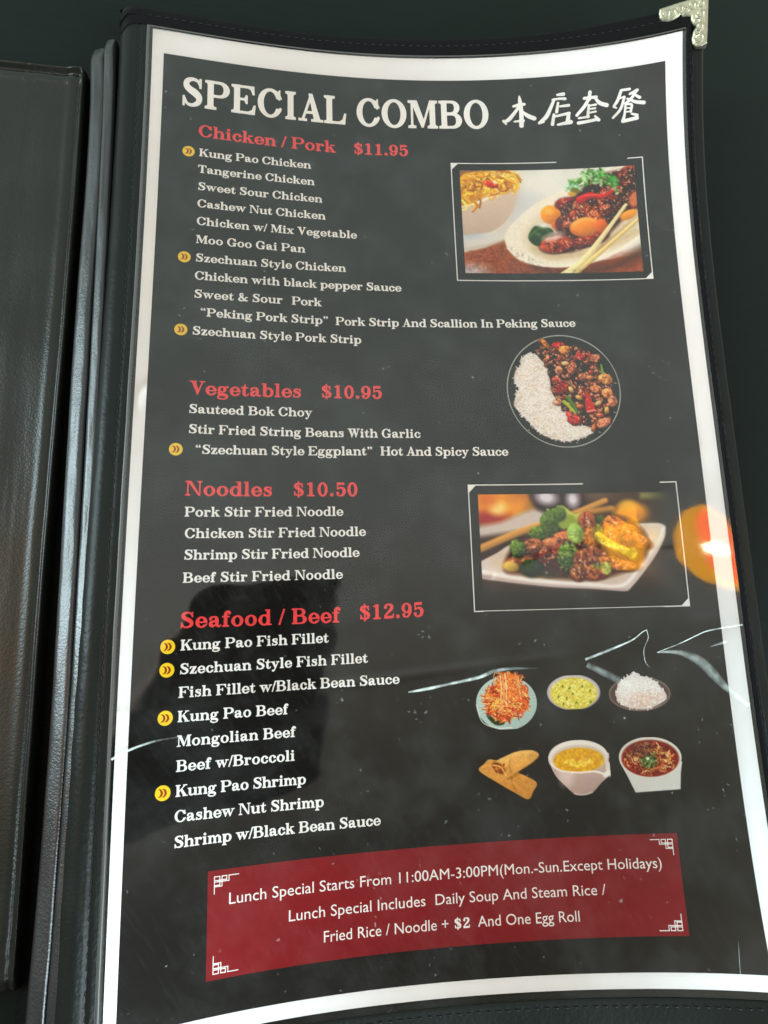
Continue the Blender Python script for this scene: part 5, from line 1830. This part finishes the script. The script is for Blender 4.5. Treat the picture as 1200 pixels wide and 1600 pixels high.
def smooth_line(pts, n_):
    P = np.array(pts, float)
    Q = np.vstack([2 * P[0] - P[1], P, 2 * P[-1] - P[-2]])
    out = []
    for i in range(1, len(Q) - 2):
        for t in np.linspace(0, 1, n_, endpoint=False):
            a, b, c_, e = Q[i - 1], Q[i], Q[i + 1], Q[i + 2]
            out.append(.5 * (2 * b + (c_ - a) * t + (2 * a - 5 * b + 4 * c_ - e) * t * t + (3 * b - a - 3 * c_ + e) * t ** 3))
    out.append(P[-1])
    return np.array(out)


def painted_reflection(pts, widths, opac, rise=0.25):
    """a raised pale strip over the vinyl, a painted streak of reflected light, densest along its crown"""
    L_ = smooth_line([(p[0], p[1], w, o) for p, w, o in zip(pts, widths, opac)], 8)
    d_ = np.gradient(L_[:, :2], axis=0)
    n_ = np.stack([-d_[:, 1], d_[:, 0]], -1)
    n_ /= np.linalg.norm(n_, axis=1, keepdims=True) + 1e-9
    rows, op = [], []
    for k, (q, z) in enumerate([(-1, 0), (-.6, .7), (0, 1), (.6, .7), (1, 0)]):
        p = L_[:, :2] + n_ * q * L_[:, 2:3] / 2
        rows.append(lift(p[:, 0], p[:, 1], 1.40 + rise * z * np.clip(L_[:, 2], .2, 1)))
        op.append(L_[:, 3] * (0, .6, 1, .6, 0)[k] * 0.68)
    o = grid_object("painted_reflection", np.array(rows), M_PAINTED_REFLECTION, None, False)  # whitish strip mesh standing in for light mirrored by the wavy vinyl
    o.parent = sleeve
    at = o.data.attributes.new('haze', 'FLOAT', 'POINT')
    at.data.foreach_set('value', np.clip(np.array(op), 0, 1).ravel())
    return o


painted_reflection([(-0.9, 274.5), (4.6, 272.0), (11.1, 270.2), (16.8, 269.5), (22.3, 269.5)], [.9, .9, .8, .6, .3], [.8, .75, .5, .25, 0])
painted_reflection([(94.4, 259.0), (100.8, 258.2), (108.9, 256.8), (119.3, 255.0), (125.2, 253.0), (132.2, 252.3), (142.0, 252.6)], [.7, 1.3, 1.1, 1.4, 1.5, 1.2, .5], [.6, .75, .55, .7, .5, .25, 0])
painted_reflection([(158.6, 250.0), (167.7, 246.9), (176.2, 243.7), (180.0, 241.1), (181.9, 240.2)], [1.2, 1.1, .7, .5, .4], [.6, .6, .7, .6, .7])
painted_reflection([(181.9, 240.2), (182.2, 243.0), (180.9, 245.6), (180.1, 247.9), (180.4, 251.7), (181.9, 253.4)], [.4, .35, .35, .35, .4, .3], [.7, .55, .5, .6, .6, .2])
painted_reflection([(184.9, 248.3), (193.5, 245.3), (199.5, 242.8), (204.3, 241.1), (216.2, 239.4)], [.3, .5, .5, .6, .8], [.6, .75, .7, .6, .6])
painted_reflection([(184.9, 248.3), (189.5, 248.2), (194.3, 248.9), (199.7, 251.6), (203.7, 256.0), (208.6, 261.9), (214.9, 267.6)], [.4, 1.3, 2.4, 3.8, 4.0, 2.6, 2.0], [.4, .36, .28, .28, .28, .36, .45])
painted_reflection([(159.1, 251.8), (164.7, 254.7), (174.7, 259.8)], [2.2, 2.8, 3.0], [.3, .22, .12])
painted_reflection([(204.1, 246.8), (207, 246.0), (209.9, 245.3)], [.2, .8, 1.3], [.3, .4, .5])
painted_reflection([(199.4, 350.5), (199.9, 346), (200.5, 341)], [.2, .2, .1], [.7, .6, .2], .05)

# ------------------------------------------------------------------ what the vinyl mirrors: pendant lamp and the phone taking the picture
def lathe(name, prof, n_, mat, parent, M_):
    vs_, fs = [], []
    for (r, z) in prof:
        for k in range(n_):
            a = 2 * math.pi * k / n_
            vs_.append(tuple(M_ @ Vector((r * math.cos(a), r * math.sin(a), z))))
    for j in range(len(prof) - 1):
        for k in range(n_):
            k2 = (k + 1) % n_
            fs.append((j * n_ + k, j * n_ + k2, (j + 1) * n_ + k2, (j + 1) * n_ + k))
    return mesh_object(name, vs_, fs, mat, parent)


def glow_mat(name, col, e, base=(.5, .3, .1)):
    ma, nt, b = new_mat(name)
    b.inputs['Base Color'].default_value = (*base, 1)
    b.inputs['Emission Color'].default_value = (*col, 1)
    b.inputs['Emission Strength'].default_value = e
    return ma


M_SHADE = glow_mat("lit_amber_shade", (1.0, .42, .02), 11.5)
M_INNER = glow_mat("lit_red_lining", (1.0, .12, .04), 12.0)
M_BULB = glow_mat("lit_bulb", (1.0, .82, .55), 60.0, (.9, .9, .9))
LAMP_POS = Vector((0.268, 0.018, 0.50))
LAMP_AX = Vector((-0.74, 0.0, 0.67)).normalized()      # from the open mouth up to the cap
lamp = thing("pendant_lamp", "lit amber pendant lamp with a red lining, hanging above and reflected in the vinyl", "lamp", LAMP_POS)
Rm = LAMP_AX.to_track_quat('Z', 'Y').to_matrix().to_4x4()
lathe("lamp_shade", [(.040, 0), (.045, .002), (.043, .014), (.037, .026), (.028, .035), (.012, .040)], 40, M_SHADE, lamp, Rm)
lathe("shade_lining", [(.039, .001), (.037, .013), (.030, .023), (.020, .030), (.001, .033)], 40, M_INNER, lamp, Rm)
lathe("bulb", [(.0003, -.004), (.004, -.003), (.0065, .001), (.0065, .006), (.005, .014), (.003, .028)], 24, M_BULB, lamp, Rm @ Matrix.Diagonal((1, 2.0, 1, 1)) @ Matrix.Translation((0.004, 0, 0)))
lathe("cord", [(.002, .039), (.002, .14)], 8, M_THREAD, lamp, Rm)

M_PHONE = flat_mat("dark_phone_glass", (0.012, 0.012, 0.013), rough=.2, spec=.6)
M_FRAME = flat_mat("satin_phone_frame", (0.45, 0.45, 0.46), rough=.3, spec=.8)
cm = cam.matrix_world.copy()
phone = bpy.data.objects.new("phone", None)
scene.collection.objects.link(phone)
phone['label'] = "dark phone held above the menu, seen only as a reflection"
phone['category'] = "phone"
phone.matrix_world = cm @ Matrix.Translation((0.021, -0.030, 0.0035))


def rounded(w_, h_, r_, n_=8):
    o_ = []
    for cx, cy, a0 in ((w_ - r_, h_ - r_, 0), (-w_ + r_, h_ - r_, 90), (-w_ + r_, -h_ + r_, 180), (w_ - r_, -h_ + r_, 270)):
        for k in range(n_ + 1):
            a = math.radians(a0 + 90 * k / n_)
            o_.append((cx + r_ * math.cos(a), cy + r_ * math.sin(a)))
    return o_


def slab(name, w_, h_, r_, z0, z1, mat):
    o_ = rounded(w_, h_, r_)
    n_ = len(o_)
    vs_ = [(x, y, z0) for x, y in o_] + [(x, y, z1) for x, y in o_]
    fs = [tuple(range(n_ - 1, -1, -1)), tuple(range(n_, 2 * n_))] + [(k, (k + 1) % n_, n_ + (k + 1) % n_, n_ + k) for k in range(n_)]
    q = mesh_object(name, vs_, fs, mat, phone, False)
    return q


slab("back_glass", .0300, .0725, .010, 0.0, .0012, M_PHONE)
slab("frame", .0316, .0742, .0115, .0013, .0080, M_FRAME)
